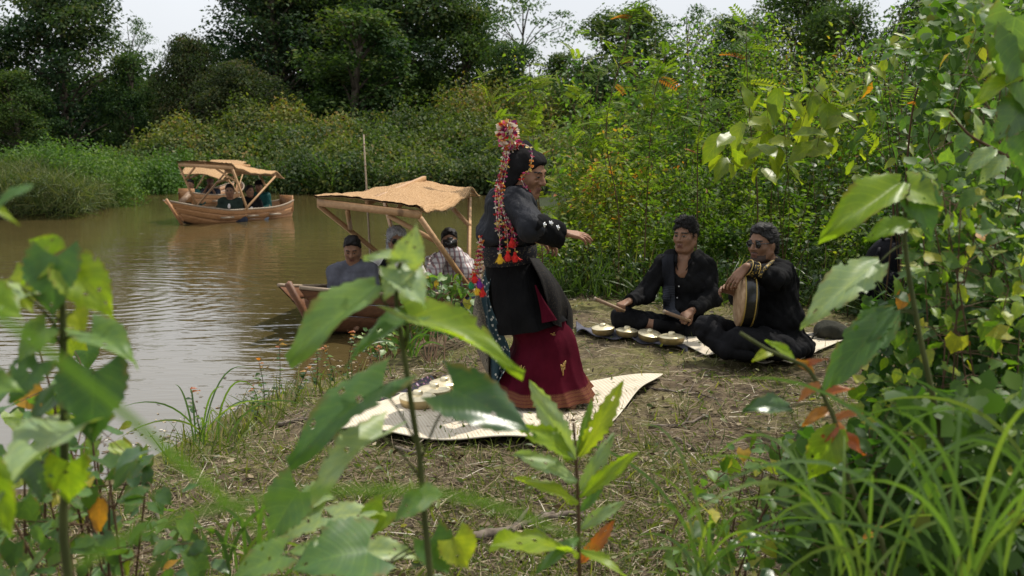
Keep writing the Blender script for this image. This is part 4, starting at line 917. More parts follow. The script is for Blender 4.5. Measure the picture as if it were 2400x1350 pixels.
def on_loft(PU, px, py):
    P = PU[0].reshape(-1, 3); d = (P - CAMP); q = np.stack([1200 + F * d[:, 0] / (d @ V(0, CT, -ST)), 675 - F * (d @ V(0, ST, CT)) / (d @ V(0, CT, -ST))], -1)
    m = np.where(P[:, 1] < YD + .02, 0, 1e6) + np.hypot(q[:, 0] - px, q[:, 1] - py); return P[np.argmin(m)]
def motif(cx, cy, s, cells, nm='gold_motif'):
    A = Acc()
    for gx_, gy_, wx_, wy_ in cells:
        q = [on_loft(sk, cx, cy)]; k = []
        for ax_, ay_ in ((0, 0), (wx_, .15 * wx_), (wx_, wy_), (0, wy_)): k.append(J(cx + s * (gx_ + ax_ - 4), cy + s * (gy_ + ay_ - 6), 0))
        dep = q[0][1] - .006; k = [at_y(*(cx + s * (gx_ + ax_ - 4), cy + s * (gy_ + ay_ - 6)), dep) for ax_, ay_ in ((0, 0), (wx_, .15 * wx_), (wx_, wy_), (0, wy_))]
        A.add(np.array(k + [p + V(0, .012, 0) for p in k]), [[3, 2, 1, 0], [0, 1, 5, 4], [1, 2, 6, 5], [2, 3, 7, 6], [3, 0, 4, 7]])
    A.build(nm, M_GOLDT, sarong_o)
bird = [(0, 6, 1, 5), (1.4, 5, 1, 7), (2.8, 4.6, 1, 6), (4.2, 4.2, 1, 7), (5.4, 4, 1, 2), (2.4, 1.6, 1, 3), (3.6, 2.2, 1, 2), (4.6, .6, 1, 3), (5.6, -.6, 1, 4), (6.4, -1.4, .8, 2.4), (1.2, 2.6, .8, 1.6)]
motif(1318, 866, 2.7, bird); motif(1226, 862, 2.0, [(0, 4, 1, 3), (1.5, 3, 1, 3), (4, 5, 1, 3), (5.5, 4, 1, 3.6)]); motif(1297, 783, 1.7, [(0, 5, 5, 1), (2, 6.5, 5, 1), (4, 4, 2, 1)])
# slit panel, lace shawl at the hip, long patterned cloth behind
sl = [J(1253, 668, -.215), J(1262, 705, -.232), J(1268, 735, -.245), J(1270, 757, -.252)]; sr = [J(1256, 668, -.215), J(1274, 702, -.225), J(1293, 730, -.235), J(1306, 750, -.235)]
sheet('slit_panel', patch(sl, sr, 12, 5), cloth_mat('maroon_cotton', (.055, .003, .010)), dancer)
P = patch([J(1240, 604, -.19), J(1262, 650, -.22), J(1280, 705, -.24), J(1300, 760, -.25)], [J(1262, 606, .02), J(1302, 655, .06), J(1334, 715, .06), J(1339, 772, .05)], 26, 16)
tt = np.linspace(0, 1, 26)[:, None]; P[..., 1] += .045 * np.sin(np.linspace(0, 11, 16)[None] + 2 * tt) * tt; P[..., 0] += .012 * np.sin(np.linspace(0, 17, 16)[None] + 4 * tt) * tt; P[..., 0] += .03 * np.sin(math.pi * np.linspace(0, 1, 16))[None] * np.sin(math.pi * tt); sheet('lace_shawl', P, M_LACE, dancer)
b = MB_('batik_cloth'); luv = b.attr('luv', True); sx = b.n('SeparateXYZ'); b.l(luv, sx.inputs[0]); v = b.n('TexVoronoi', feature='F1'); v.inputs['Scale'].default_value = 34; b.l(b.objco(), v.inputs['Vector'])
an = b.noise(120, 2, b.objco()); fl = b.ramp(b.math('ADD', v.outputs['Distance'], b.math('MULTIPLY', an, .35)), [(.38, (.42, .42, .38)), (.46, (.018, .040, .050))]); sp = b.ramp(b.noise(220, 3, b.objco()), [(.45, (.05, .045, .04)), (.6, (.24, .205, .15))])
M_BATIK = b.done(b.bsdf(b.mix(b.ramp(b.math('ADD', sx.outputs[0], b.math('MULTIPLY', b.noise(7, 2, b.objco()), .3)), [(.56, (0, 0, 0)), (.6, (1, 1, 1))]), sp, fl), .8, .2, normal=b.bump(b.noise(14, 3, b.objco()), .4, .012)))
P = patch([J(1140, 615, .06), J(1112, 685, .04), J(1112, 760, .0), J(1122, 830, -.03), J(1142, 893, -.05)], [J(1160, 615, -.1), J(1150, 690, -.12), J(1168, 765, -.14), J(1192, 835, -.12), J(1172, 895, -.12)], 40, 22)
tt = np.linspace(0, 1, 40)[:, None]; ss = np.linspace(0, 1, 22)[None]; P[..., 1] += .035 * np.sin(14 * ss + 3 * tt) * tt ** .5; P[..., 0] += .012 * np.sin(9 * ss + 8 * tt); sheet('batik_cloth', P, M_BATIK, dancer)
# headdress
hd = Leaves(); n = 330; c = J(1190, 316, -.02); d = rdir(n); pp = c + d * V(.046, .046, .066) * rng.uniform(.55, 1.05, (n, 1)) + V(.016, 0, -.02) * (d[:, 2:3] < -.2)
hd.add(T_ROUND, pp, nrm(d + rng.normal(0, .5, (n, 3))), rdir(n), .030 * rng.uniform(.7, 1.3, n), .9, (rng.choice([1, 3, 4, 0, 2, 4, 6, 5, 4], n) + .5) / len(PAL)); hd.build('flower_pompom', M_BEADS, dancer)
Acc().tube([J(1188, 330), J(1189, 352, -.01), J(1196, 372, -.02)], [.012, .010, .012], 8, r=.7).build('pompom_stalk', M_BEADS, dancer)
for xs, ye, tm in ((1172, 594, M_TY), (1184, 556, None), (1190, 588, M_TR), (1200, 556, M_TR), (1207, 590, M_TR), (1166, 540, None)):
    jx = rng.normal(0, 2, 8); k = (xs - 1188) * .9
    pts = [J(1188, 342, -.03), J(1183 + k * .15 + jx[0], 375, -.105), J(1177 + k * .2 + jx[1], 415, -.115), J(1171 + k * .35 + jx[2], 445, -.165), J(1172 + k * .5 + jx[3], 475, -.205), J(1178 + k * .7 + jx[4], 515, -.235), J(xs - 1, (ye + 515) / 2, -.24), J(xs, ye, -.235)]
    so_ = strand('beaded_strand', pts, dancer, int(13 + (ye - 500) / 7))
    if tm: tassel(J(xs, ye, -.238), tm, so_, .95)
strand('beaded_strand', [J(1205, 346, -.05), J(1222, 338, -.085), J(1242, 346, -.112), J(1247, 362, -.12), J(1245, 380, -.124), J(1241, 398, -.122), J(1230, 408, -.118), J(1222, 419, -.114), J(1228, 434, -.112), J(1238, 447, -.10)], dancer, 14, .017)
for x0, x1, ye, ms in ((1127, 1112, 640, (M_TR,)), (1130, 1119, 668, (M_TY,)), (1133, 1130, 672, (M_TR,)), (1125, 1105, 654, (M_TG,)), (1129, 1123, 652, (M_TP,))):
    so_ = strand('beaded_strand', [J(x0, 556, -.12), J(x0 - 4, 590, -.17), J((x0 + x1) / 2 - 2, 620, -.19), J(x1, ye, -.19)], dancer, 9)
    tassel(J(x1, ye, -.19), ms[0], so_, .95)

def strands(o, c, mat, n, ln, comb=V(0, 0, -.3)):
    co = np.zeros(len(o.data.vertices) * 3); o.data.vertices.foreach_get('co', co); co = co.reshape(-1, 3); p = co[rng.integers(0, len(co), n)]; d = nrm(p - c)
    L = Leaves(); L.add(T_BLADE, p - d * .003, nrm(d * .8 + comb + rng.normal(0, .4, (n, 3))), d + rng.normal(0, .3, (n, 3)), ln * rng.uniform(.6, 1.3, n), 2.2); q = L.build('hair_strands', mat, o); q['kind'] = 'stuff'
# ---- first musician: cross-legged with two beaters ----
Y1 = at_z(1590, 781, 0)[1]; J1 = lambda px, py, dy=0.0: at_y(px, py, Y1 + dy)
B1 = Body(); R1 = frame((-.60, -.78, -.06)); h1 = J1(1607, 551, -.03)
sL, sR = J1(1556, 617, .0), J1(1655, 624, -.02); eL, wL, eR, wR = J1(1513, 690, -.04), J1(1474, 706, -.24), J1(1670, 700, -.08), J1(1621, 729, -.27)
B1.chain([J1(1606, 610), J1(1605, 660), J1(1602, 720), J1(1604, 770)], [.06, .085, .075, .09], .05).cap(sL, sR, .05, .05, .05).cap(J1(1602, 612, -.05), J1(1598, 640, -.07), .055, .06, .04)
for s_, e_, w_ in ((sL, eL, wL), (sR, eR, wR)): B1.cap(s_, e_, .046, .040, .02).cap(e_, w_, .040, .027, .02)
gL, gR = J1(1450, 717, -.30), J1(1603, 742, -.32)
hand(B1, wL, gL - wL, (-.15, -.35, .9), 1, (1.05, 1.1, 1.15, 1.2), .35, 1.0, 1.0, .3); hand(B1, wR, gR - wR, (.2, -.45, .85), -1, (1.05, 1.1, 1.15, 1.2), .35, 1.0, 1.0, .3)
hipL, hipR = J1(1575, 772, .0), J1(1638, 774, .0); kL, kR = J1(1458, 745, -.10), J1(1676, 766, -.18); aL, aR = J1(1535, 762, -.24), J1(1600, 780, -.22)
B1.cap(hipL, kL, .075, .055, .03).cap(kL, aL, .055, .036, .03).cap(hipR, kR, .075, .055, .03).cap(kR, aR, .055, .036, .03).cap(aL, J1(1580, 766, -.24), .036, .028, .02).cap(aR, J1(1560, 782, -.22), .036, .028, .02)
head(B1, h1, R1, 1.06, J1(1606, 606, -.01)); man1 = B1.build('person', .0055, skins(M_SKIN), None, face_mats(h1, R1, 1.06)); tag(man1, 'young man in open black shirt sitting cross-legged, a beater in each hand', 'person')
strands(hair_short(h1, R1, 1.02, .066, -.055, .004).build('hair', .005, M_HAIR, man1), h1, M_HAIR, 3000, .026)
S1 = Body(); S1.ell(J1(1605, 660, -.01), (.165, .125, .165), None, .05).ell(J1(1602, 722, -.01), (.158, .135, .12), None, .05).ell(J1(1604, 760), (.175, .15, .07), None, .05).cap(J1(1566, 614), J1(1645, 618, -.01), .065, .065, .06).cap(J1(1584, 604), J1(1630, 606), .058, .058, .05)
for s_, e_, w_ in ((sL, eL, wL), (sR, eR, wR)): S1.cap(s_, e_, .068, .062, .04).cap(e_, e_ + (w_ - e_) * .93, .060, .046, .03, 1)
S1.cap(J1(1606, 602, .01), J1(1606, 615, .01), .068, .08, .03); S1.sub(J1(1600, 606, -.14), (.048, .10, .075), None, .012); S1.sub(J1(1597, 628, -.16), (.022, .09, .05), None, .012); S1.fold(.008, 48, seed=5); shirt1 = S1.build('shirt', .006, M_BLACK, man1)
for sx_ in (-1, 1): sheet('collar', patch([J1(1604 + sx_ * 16, 596, -.09), J1(1603 + sx_ * 20, 612, -.135)], [J1(1602 + sx_ * 26, 600, -.07), J1(1598 + sx_ * 9, 634, -.155)], 6, 5), M_BLACK, man1, .006)
for px, py in ((1593, 644), (1591, 671), (1587, 698)): p = hit(S1, px, py, Y1 - .4, Y1); Acc().lathe([(0, .003), (.0045, .003), (.006, .001), (.006, -.002)], p, 10, CAMP - p).build('button', M_BUTTON, shirt1)
T1 = Body(); T1.ell(J1(1606, 778), (.18, .16, .075), None, .05).cap(hipL, kL, .098, .078, .04).cap(kL, kL + (aL - kL) * .62, .078, .062, .04).cap(hipR, kR, .098, .078, .04).cap(kR, kR + (aR - kR) * .8, .078, .062, .04); T1.fold(.008, 44, seed=6); T1.build('trousers', .007, M_BLACK2, man1)
for a_, f_ in ((aL, J1(1580, 766, -.24)), (aR, J1(1560, 782, -.22))): Body().cap(a_ + (f_ - a_) * .05, a_ + (f_ - a_) * .1, .042, .042).cap(a_ + (f_ - a_) * .1, f_, .042, .034, .02).cap(f_, f_ + (f_ - a_) * .35, .034, .028, .02).build('sock', .006, M_BLACK, man1)
b = MB_('striped_scarf'); luv = b.attr('luv', True); sx = b.n('SeparateXYZ'); b.l(luv, sx.inputs[0]); f = b.math('MULTIPLY', b.ramp(b.math('PINGPONG', b.math('MULTIPLY', sx.outputs[1], 52.0), .5), [(.2, (0, 0, 0)), (.3, (1, 1, 1))]), b.ramp(sx.outputs[1], [(.42, (0, 0, 0)), (.44, (1, 1, 1))]))
M_SCARF = b.done(b.bsdf(b.mix(f, (.009, .010, .014), (.045, .050, .062)), .8, .2, normal=b.bump(b.noise(20, 3, b.objco()), .3, .01)))
for dx, w_ in ((0, 20), (14, 14)):
    lf, rt = [], []
    for py in (596, 615, 640, 670, 700, 722): 
        for lst, q in ((lf, 1551 + dx), (rt, 1551 + dx + w_)): lst.append(hit(S1, q + (py - 600) * .03, py, Y1 - .4, Y1 + .1) + nrm(CAMP - J1(q, py)) * (.014 + dx * .0006))
    lf += [J1(1563 + dx, 737, -.27)]; rt += [J1(1563 + dx + w_, 732, -.27)]; lf.append(J1(1590, 749, -.30)); rt.append(J1(1604, 742, -.29)); sheet('striped_scarf', patch(lf, rt, 36, 5), M_SCARF, man1, .010)
M_BEATER = wood_mat('beater_wood', (.14, .085, .05), (.26, .17, .10), (6, 6, 6))
for nm_, (p, q) in (('left', (J1(1396, 701, -.36), J1(1464, 729, -.315))), ('right', (J1(1558, 731, -.40), J1(1618, 752, -.33)))):
    lab = 'wooden beater held out over the leftmost right hand gong' if nm_ == 'left' else 'wooden beater resting over the young man\'s knee'
    e = empty('gong_beater', p, lab, 'beater', 'gong beaters'); Acc().tube([q, q + (p - q) * .25, p], [.011, .012, .014], 8).build('shaft', M_BEATER, e, True); Acc().tube([p, p + (p - q) * .05], .0155, 8).build('end_cap', M_INNER, e, True)

# ---- second musician: sunglasses, frame drum ----
Y2 = at_z(1775, 836, 0)[1]; J2 = lambda px, py, dy=0.0: at_y(px, py, Y2 + dy)
B2 = Body(); R2 = frame((-.80, -.58, -.04)); h2 = J2(1788, 571, -.03)
sN, eN, wN = J2(1838, 642, -.06), J2(1815, 654, -.33), J2(1750, 626, -.38); sF, eF, wF = J2(1770, 640, .12), J2(1735, 700, .02), J2(1722, 684, -.12)
B2.chain([J2(1800, 622), J2(1812, 680), J2(1818, 740), J2(1820, 800)], [.07, .10, .10, .11], .05).cap(sN, sF, .055, .055, .05).cap(sN, eN, .052, .045, .02).cap(eN, wN, .044, .029, .02).cap(sF, eF, .052, .045, .02).cap(eF, wF, .044, .029, .02)
hand(B2, wN, (-.62, -.06, -.62), (-.45, -.55, .6), 1, (.12, .16, .2, .24), .5, .3, 1.05); hand(B2, wF, (-.72, -.42, .28), (.3, .8, .4), -1, (.25, .3, .35, .4), .6, .3, 1.05, 1.3)
kA, fA = J2(1660, 772, -.22), J2(1706, 826, -.42); kB, fB = J2(1742, 800, -.38), J2(1850, 822, -.42); hA, hB = J2(1790, 806, .0), J2(1840, 806, -.05)
B2.cap(hA, kA, .08, .06, .03).cap(kA, fA, .058, .038, .03).cap(fA, J2(1745, 832, -.46), .036, .028, .02).cap(hB, kB, .08, .06, .03).cap(kB, fB, .058, .04, .03)
head(B2, h2, R2, 1.04, J2(1800, 618, -.01), beard=True); man2 = B2.build('person', .0055, skins(M_SKIN), None, face_mats(h2, R2, 1.04, True)); tag(man2, 'bearded man in dark sunglasses and black tunic playing a frame drum', 'person')
H2 = hair_short(h2, R2, 1.0, .080, -.06); strands(H2.build('hair', .005, M_HAIRM, man2), h2, M_HAIRM, 2200, .032, -R2[1] * 1.6)
w2 = lambda x, y, z: h2 + 1.04 * (V(x, y, z) @ R2)
Body().ell(w2(0, -.115, -.02), (.034, .034, .04), None, .01).cap(w2(0, -.10, 0), w2(0, -.125, -.07), .025, .020, .02).tuft(.004, 150).build('hair_bun', .006, M_HAIR, man2)
M_LENS = simple_mat('dark_lens', (.006, .006, .007), .08, .6)
A = Acc(); Fm = Acc()
for sgn in (-1, 1):
    ring = [w2(sgn * .034 + .027 * math.cos(a_), .094 + .004 - .012 * abs(.027 * math.cos(a_) + .034) / .06, .006 + .022 * math.sin(a_) * (1 if math.sin(a_) < 0 else .85)) for a_ in np.linspace(0, 6.283, 20)]
    Fm.tube(ring, .0035, 6); c_ = np.mean(ring[:-1], 0); A.add(np.vstack([ring[:-1], [c_ + .003 * R2[1]]]), None, [[i, (i + 1) % 19, 19] for i in range(19)]); Fm.tube([w2(sgn * .060, .090, .012), w2(sgn * .076, .06, .012), w2(sgn * .080, -.005, .008)], .0035, 6)
Fm.tube([w2(-.008, .098, .010), w2(.008, .098, .010)], .0035, 6); gl = Fm.build('sunglasses', M_LENS, man2, True); lo_ = obj('lens', A.mesh('lens', M_LENS, True), gl)
S2 = Body(); S2.ell(J2(1812, 680, -.02), (.165, .16, .19), None, .06).ell(J2(1816, 745, -.02), (.20, .18, .15), None, .06).ell(J2(1826, 800), (.225, .20, .09), None, .06).cap(J2(1775, 634, .08), J2(1832, 640, -.06), .072, .075, .06).cap(sN, eN, .078, .07, .04).cap(eN, eN + (wN - eN) * .92, .066, .050, .03, 1).cap(sF, eF, .075, .065, .04).cap(eF, eF + (wF - eF) * .85, .06, .05, .03, 1)
S2.cap(J2(1800, 614), J2(1802, 628), .066, .085, .03); S2.cap(J2(1850, 800, -.05), J2(1885, 822, -.1), .09, .05, .06); S2.fold(.008, 44, seed=11); S2.build('tunic', .007, M_BLACK, man2)
T2 = Body(); T2.cap(hA, kA, .105, .085, .04).cap(kA, kA + (fA - kA) * .9, .082, .06, .04).cap(hB, kB, .105, .09, .04).cap(kB, fB, .085, .075, .05).ell(J2(1830, 815, -.1), (.2, .2, .07), None, .05); T2.fold(.008, 42, seed=12); T2.build('trousers', .007, M_BLACK2, man2)
Body().cap(fA, J2(1745, 832, -.46), .044, .036, .02).cap(J2(1745, 832, -.46), J2(1760, 834, -.47), .036, .03, .02).build('sock', .006, M_BLACK, man2)
b = MB_('gold_embroidery'); v = b.n('TexVoronoi'); v.inputs['Scale'].default_value = 75; b.l(b.objco(), v.inputs['Vector']); M_EMB = b.done(b.bsdf(b.ramp(v.outputs['Distance'], [(.38, (.30, .20, .035)), (.46, (.012, .010, .008))]), .6, .4)); M_GOLD = simple_mat('gold_trim', (.34, .23, .05), .45, .5)
dn = nrm(wN - eN); c0 = eN + (wN - eN) * .70; c1 = eN + (wN - eN) * .95; cuff_o = Acc().tube([c0, c1], [.058, .054], 20).build('embroidered_cuff', M_EMB, man2, True)
def ringpts(c, n_, r, k=28):
    n_ = nrm(n_); x = nrm(np.cross(n_, V(.2, .3, .9))); y = np.cross(n_, x); return [c + r * (x * math.cos(a_) + y * math.sin(a_)) for a_ in np.linspace(0, 6.2832, k)]
lf = [hit(S2, px, py, Y2 - .5, Y2 + .2) for px, py in ((1822, 604), (1812, 612), (1800, 622), (1788, 636), (1780, 650))]; Acc().tube(spline([p + nrm(CAMP - p) * .004 for p in lf], 16), .012, 8).build('embroidered_collar', M_EMB, man2, True)
for c_, rr in ((c0, .0585), (c1, .0545)): Acc().tube(ringpts(c_, wN - eN, rr, 29), .0032, 6).build('cuff_trim', M_GOLD, cuff_o, True)
# the drum he plays
dn = nrm(V(-.995, .05, .06)); dc = J2(1731, 700, -.30); rd = .184; e = empty('frame_drum', dc - V(0, 0, rd), 'round frame drum with tan skin, black shell and gold rings', 'drum')
b = MB_('drum_skin'); n = b.noise(18, 6, b.objco()); M_DSKIN = b.done(b.bsdf(b.ramp(n, [(.3, (.20, .115, .055)), (.5, (.34, .22, .12)), (.7, (.46, .33, .20))]), .7, .3)); M_SHELL = simple_mat('black_lacquer', (.012, .011, .010), .25, .5)
Acc().lathe([(0, .004), (rd * .6, .004), (rd * .97, .003), (rd, -.002), (rd, -.010)], dc, 56, dn).build('drum_head', M_DSKIN, e, True)
Acc().lathe([(rd * .995, -.008), (rd * 1.0, -.03), (rd * .97, -.085), (rd * .93, -.10), (rd * .88, -.10), (rd * .9, -.03)], dc, 56, dn).build('shell', M_SHELL, e, True)
for o_, rr in ((-.014, rd * 1.006), (-.083, rd * .978)): Acc().tube(ringpts(dc + dn * o_, dn, rr, 57), .0042, 6).build('gold_ring', M_GOLD, e, True)

# ---- people in the boats ----
def ik(s, w_, l1, l2, pole):
    d = w_ - s; L_ = min(np.linalg.norm(d), (l1 + l2) * .98); u = nrm(d); a_ = (l1 ** 2 - l2 ** 2 + L_ ** 2) / (2 * L_); h_ = math.sqrt(max(0, l1 ** 2 - a_ ** 2)); p = nrm(pole - (pole @ u) * u); return s + u * a_ + p * h_
def boater(head_px, Y, fwd, label, shirt, trousers, hairm, hands=((-.05, .28, -.30), (.05, .28, -.30)), look=None, s=.96, res=.011, hat=None, skin=M_SKIN, sit=.70, longhair=False, knees=(.40, -.50), sleeve=.55, group=None):
    """seated figure: hands given in its own frame (right, forward, up from the shoulders)"""
    hcx = at_y(*head_px, Y); Rb = frame((fwd[0], fwd[1], 0)); Rh = frame(look or (fwd[0], fwd[1], -.15)); W_ = lambda x, y, z: hcx + s * (V(x, y, z) @ Rb)
    B_, S_, T_ = Body(), Body(), Body(); nk = W_(0, -.03, -.15)
    B_.chain([nk, W_(0, -.03, -.35), W_(0, -.05, -.60)], [.06, .10, .12], .05); S_.ell(W_(0, -.02, -.34), s * V(.165, .115, .17), Rb, .05).ell(W_(0, -.03, -.54), s * V(.155, .125, .14), Rb, .05).cap(nk, W_(0, -.03, -.2), .062, .09, .04)
    for i, sd in enumerate((-1, 1)):
        sh = W_(sd * .165, -.03, -.21); ww = sh + s * (V(hands[i][0] - sd * .165 * 0, hands[i][1], hands[i][2]) @ Rb); el = ik(sh, ww, .27 * s, .25 * s, V(sd * .5, -.2, -.8) @ Rb)
        B_.cap(sh, el, .044, .037, .02).cap(el, ww, .037, .025, .02); hand(B_, ww, (ww - el) + V(0, 0, .05), V(sd * .5, -.3, .6) @ Rb, -sd, (.7, .75, .8, .85), .4, .6, s)
        S_.cap(W_(sd * .12, -.03, -.20), sh, .07, .07, .05).cap(sh, sh + (el - sh) * min(1, sleeve * 1.6), .064, .06, .03)
        if sleeve > .6: S_.cap(el, el + (ww - el) * .9, .055, .045, .03)
        hp, kk, ft = W_(sd * .09, -.04, -.64), W_(sd * .26, knees[0] - .14, knees[1] - .04), W_(-sd * .04, knees[0] - .08, knees[1] - .16); B_.cap(hp, kk, .07, .055, .03).cap(kk, ft, .05, .04, .02); T_.cap(hp, kk, .09, .07, .04).cap(kk, ft, .066, .055, .03); B_.cap(ft, ft + V(0, .1, -.02) @ Rb, .035, .03, .02)
    head(B_, hcx, Rh, s, nk); S_.fold(.010, 34, seed=int(head_px[0])); T_.fold(.005, 28)
    o = B_.build('person', res, skins(skin), None, face_mats(hcx, Rh, s)); tag(o, label, 'person', group)
    S_.build('shirt', res, shirt, o); T_.build('trousers', res * 1.2, trousers, o); Hh = hair_short(hcx, Rh, s * .96, .090, -.05)
    if longhair: Hh = Body().ell(hcx + s * (V(0, -.02, .035) @ Rh), s * V(.092, .112, .10), Rh).ell(hcx + s * (V(0, -.07, -.09) @ Rh), s * V(.095, .06, .12), Rh, .04).clip(hcx + s * (V(0, .07, .06) @ Rh), V(0, .86, -.5) @ Rh).tuft(.006, 90)
    ho_ = Hh.build('hair', res * .7, hairm, o); strands(ho_, hcx, hairm, 260, .016 if not longhair else .04, V(0, 0, -.1) - Rh[1] * .7)
    if hat is not None: Body().ell(hcx + s * (V(0, -.01, .075) @ Rh), s * V(.092, .112, .07), Rh).cap(hcx + s * (V(-.05, .10, .055) @ Rh), hcx + s * (V(.05, .10, .055) @ Rh), .02, .02, .03).clip(hcx + s * (V(0, 0, .045) @ Rh), V(0, .1, -1) @ Rh).build('hat', res * .7, hat, o)
    return o, hcx, Rb, Rh, W_
M_GREYT = cloth_mat('grey_jersey', (.085, .088, .105)); M_JEANS = cloth_mat('light_denim', (.26, .31, .38)); M_DKG = cloth_mat('dark_green_cotton', (.022, .034, .028)); M_TEAL = cloth_mat('teal_satin', (.012, .060, .056), rough=.5); M_DENIM = cloth_mat('dark_denim', (.03, .035, .05)); M_WHITE = cloth_mat('white_cotton', (.6, .58, .56)); M_PINKCAP = cloth_mat('dusty_pink_cloth', (.16, .09, .085))
b = MB_('plaid_shirt'); sx = b.n('SeparateXYZ'); b.l(b.objco(), sx.inputs[0]); 
def stripes(ch, f, lo): return b.ramp(b.math('PINGPONG', b.math('MULTIPLY', ch, f), .5), [(lo, (0, 0, 0)), (lo + .05, (1, 1, 1))])
xx = b.math('ADD', sx.outputs[0], b.math('MULTIPLY', sx.outputs[1], .6)); c_ = b.mix(b.math('MULTIPLY', stripes(xx, 22, .30), .75), (.50, .47, .46), (.16, .035, .04)); c_ = b.mix(b.math('MULTIPLY', stripes(sx.outputs[2], 20, .30), .6), c_, (.15, .12, .14)); M_PLAID = b.done(b.bsdf(c_, .85, .2, normal=b.bump(b.noise(20, 3, b.objco()), .3, .01)))
GN = 'passengers in the near boat'; GF = 'people in the far boats'
m, hcx, Rb, Rh, W_ = boater((826, 584), 8.75, (.10, -1), 'man in grey t-shirt looking down at his phone in the near boat', M_GREYT, M_JEANS, M_HAIR, ((.135, .27, -.17), (-.135, .27, -.15)), (.0, -1, -.42), .93, .008, group=GN)
ph = W_(0, .305, -.33); e = empty('mobile_phone', ph, 'dark phone in the hands of the man in grey', 'phone'); n_ = V(0, -.72, .55) @ Rb; Acc().beam(ph + V(-.072, .0, -.012), ph + V(.072, .0, .012), .012, .078, (0, .6, .8)).build('case', M_SHELL, e); Acc().beam(ph + V(-.066, .004, .006), ph + V(.066, .004, .03), .010, .066, (0, .6, .8)).build('screen', M_LENS, e)
m, hcx, Rb, Rh, W_ = boater((930, 562), 9.0, (.25, -1), 'grey haired passenger in sunglasses between the other two in the near boat', M_WHITE, M_DENIM, M_HAIRG, longhair=True, s=.94, res=.009, group=GN)
A = Acc()
for sg in (-1, 1): A.lathe([(0, .002), (.02, .002), (.025, 0), (.025, -.004)], hcx + V(sg * .033, .098, .006) @ Rh, 14, Rh[1])
A.tube([hcx + V(-.08, .03, .01) @ Rh, hcx + V(-.055, .095, .01) @ Rh, hcx + V(.055, .095, .01) @ Rh, hcx + V(.08, .03, .01) @ Rh], .004, 5).build('sunglasses', M_LENS, m, True)
vs_ = Body().ell(W_(.11, -.01, -.36), V(.10, .135, .19), Rb, .03).ell(W_(-.11, -.01, -.36), V(.10, .135, .19), Rb, .03).fold(.004, 30); vs_.build('vest', .010, M_BLACK, m)
m, hcx, Rb, Rh, W_ = boater((1053, 566), 9.3, (.12, -1), 'passenger in plaid shirt raising a camera to the eye', M_PLAID, M_DENIM, M_HAIR, ((.115, .20, .14), (-.115, .20, .14)), (.1, -1, -.05), .94, .009, sleeve=.8, group=GN)
cp = hcx + V(0, .17, .012) @ Rh; e = empty('camera_body', cp, 'black camera held up by the plaid shirted passenger', 'camera'); x_, y_ = Rh[0], Rh[1]; Acc().beam(cp - x_ * .065, cp + x_ * .065, .05, .065).build('body', M_SHELL, e); Acc().lathe([(0, .06), (.022, .06), (.028, .045), (.028, 0)], cp + y_ * .02, 18, y_).build('lens', M_SHELL, e, True); Acc().beam(cp - x_ * .025 + V(0, 0, .04), cp + x_ * .025 + V(0, 0, .04), .04, .022).build('viewfinder', M_SHELL, e)
p = at_y(1094, 640, 9.4); e = empty('shoulder_bag', p - V(0, 0, .1), 'dark blue bag beside the plaid shirted passenger', 'bag'); Body().ell(p, (.09, .07, .085)).ell(p - V(0, 0, .04), (.10, .08, .05), None, .03).fold(.004, 40).build('bag_body', .008, cloth_mat('navy_nylon', (.012, .018, .06)), e); Acc().tube(spline([p + V(-.06, -.03, .06), p + V(-.1, 0, .22), p + V(-.16, .02, .32)], 8), .012, 6).build('strap', M_BLACK, e, True)
m, hcx, *_ = boater((538, 447), 20.25, (.22, -1), 'heavy man in dark green shirt at the front of the bright boat', M_DKG, M_DENIM, M_HAIR, ((.12, .24, -.28), (-.12, .24, -.28)), s=1.06, res=.016, group=GF, sleeve=.8)
p = at_y(537, 484, 19.95); e = empty('face_mask', p, 'small white mask in the lap of the heavy man', 'mask'); Body().ell(p, (.03, .02, .05)).cap(p, p + V(0, 0, .05), .012).build('mask_cloth', .012, M_WHITE, e)
m, hcx, Rb, Rh, W_ = boater((585, 448), 20.7, (.45, -.9), 'young man in black t-shirt turned sideways in the bright boat', M_BLACK, M_JEANS, M_HAIR, look=(.8, -.55, 0), res=.016, group=GF)
lp = W_(.0, .115, -.36); Acc().lathe([(0, .004), (.03, .003), (.033, 0)], lp, 12, Rb[1]).build('shirt_badge', M_WHITE, m)
m1_, hcx1, Rb1, Rh1, W1_ = boater((607, 437), 21.15, (-.1, -1), 'paddler in teal shirt and black cap at the stern of the bright boat', M_TEAL, M_TEAL, M_HAIR, ((.10, .25, -.30), (.06, .2, -.42)), hat=M_BLACK, res=.017, sleeve=.9, group=GF)
m2_, hcx2, Rb2, Rh2, W2_ = boater((447, 432), 24.7, (-.2, -1), 'paddler in teal at the left end of the farthest boat', M_TEAL, M_TEAL, M_HAIR, ((-.08, .25, -.30), (-.1, .2, -.42)), res=.02, sleeve=.9, s=.98, group=GF)
m, *_ = boater((493, 430), 25.6, (.1, -1), 'person in dusty pink cap filming from the farthest boat', M_DENIM, M_DENIM, M_HAIR, ((.11, .22, .12), (-.11, .22, .12)), hat=M_PINKCAP, res=.02, s=.98, group=GF)
def paddle(a, c, label):
    e = empty('paddle', c, label, 'paddle', 'paddles'); d = nrm(c - a); Acc().tube([a, c - d * .35], .016, 7).build('shaft', M_BEATER, e, True)
    side = nrm(np.cross(d, V(0, 1, 0))); Acc().beam(c - d * .40, c, .02, .13, tuple(side)).build('blade', M_BEATER, e); Acc().tube([a - side * .06, a + side * .06], .016, 6).build('grip', M_BEATER, e, True)
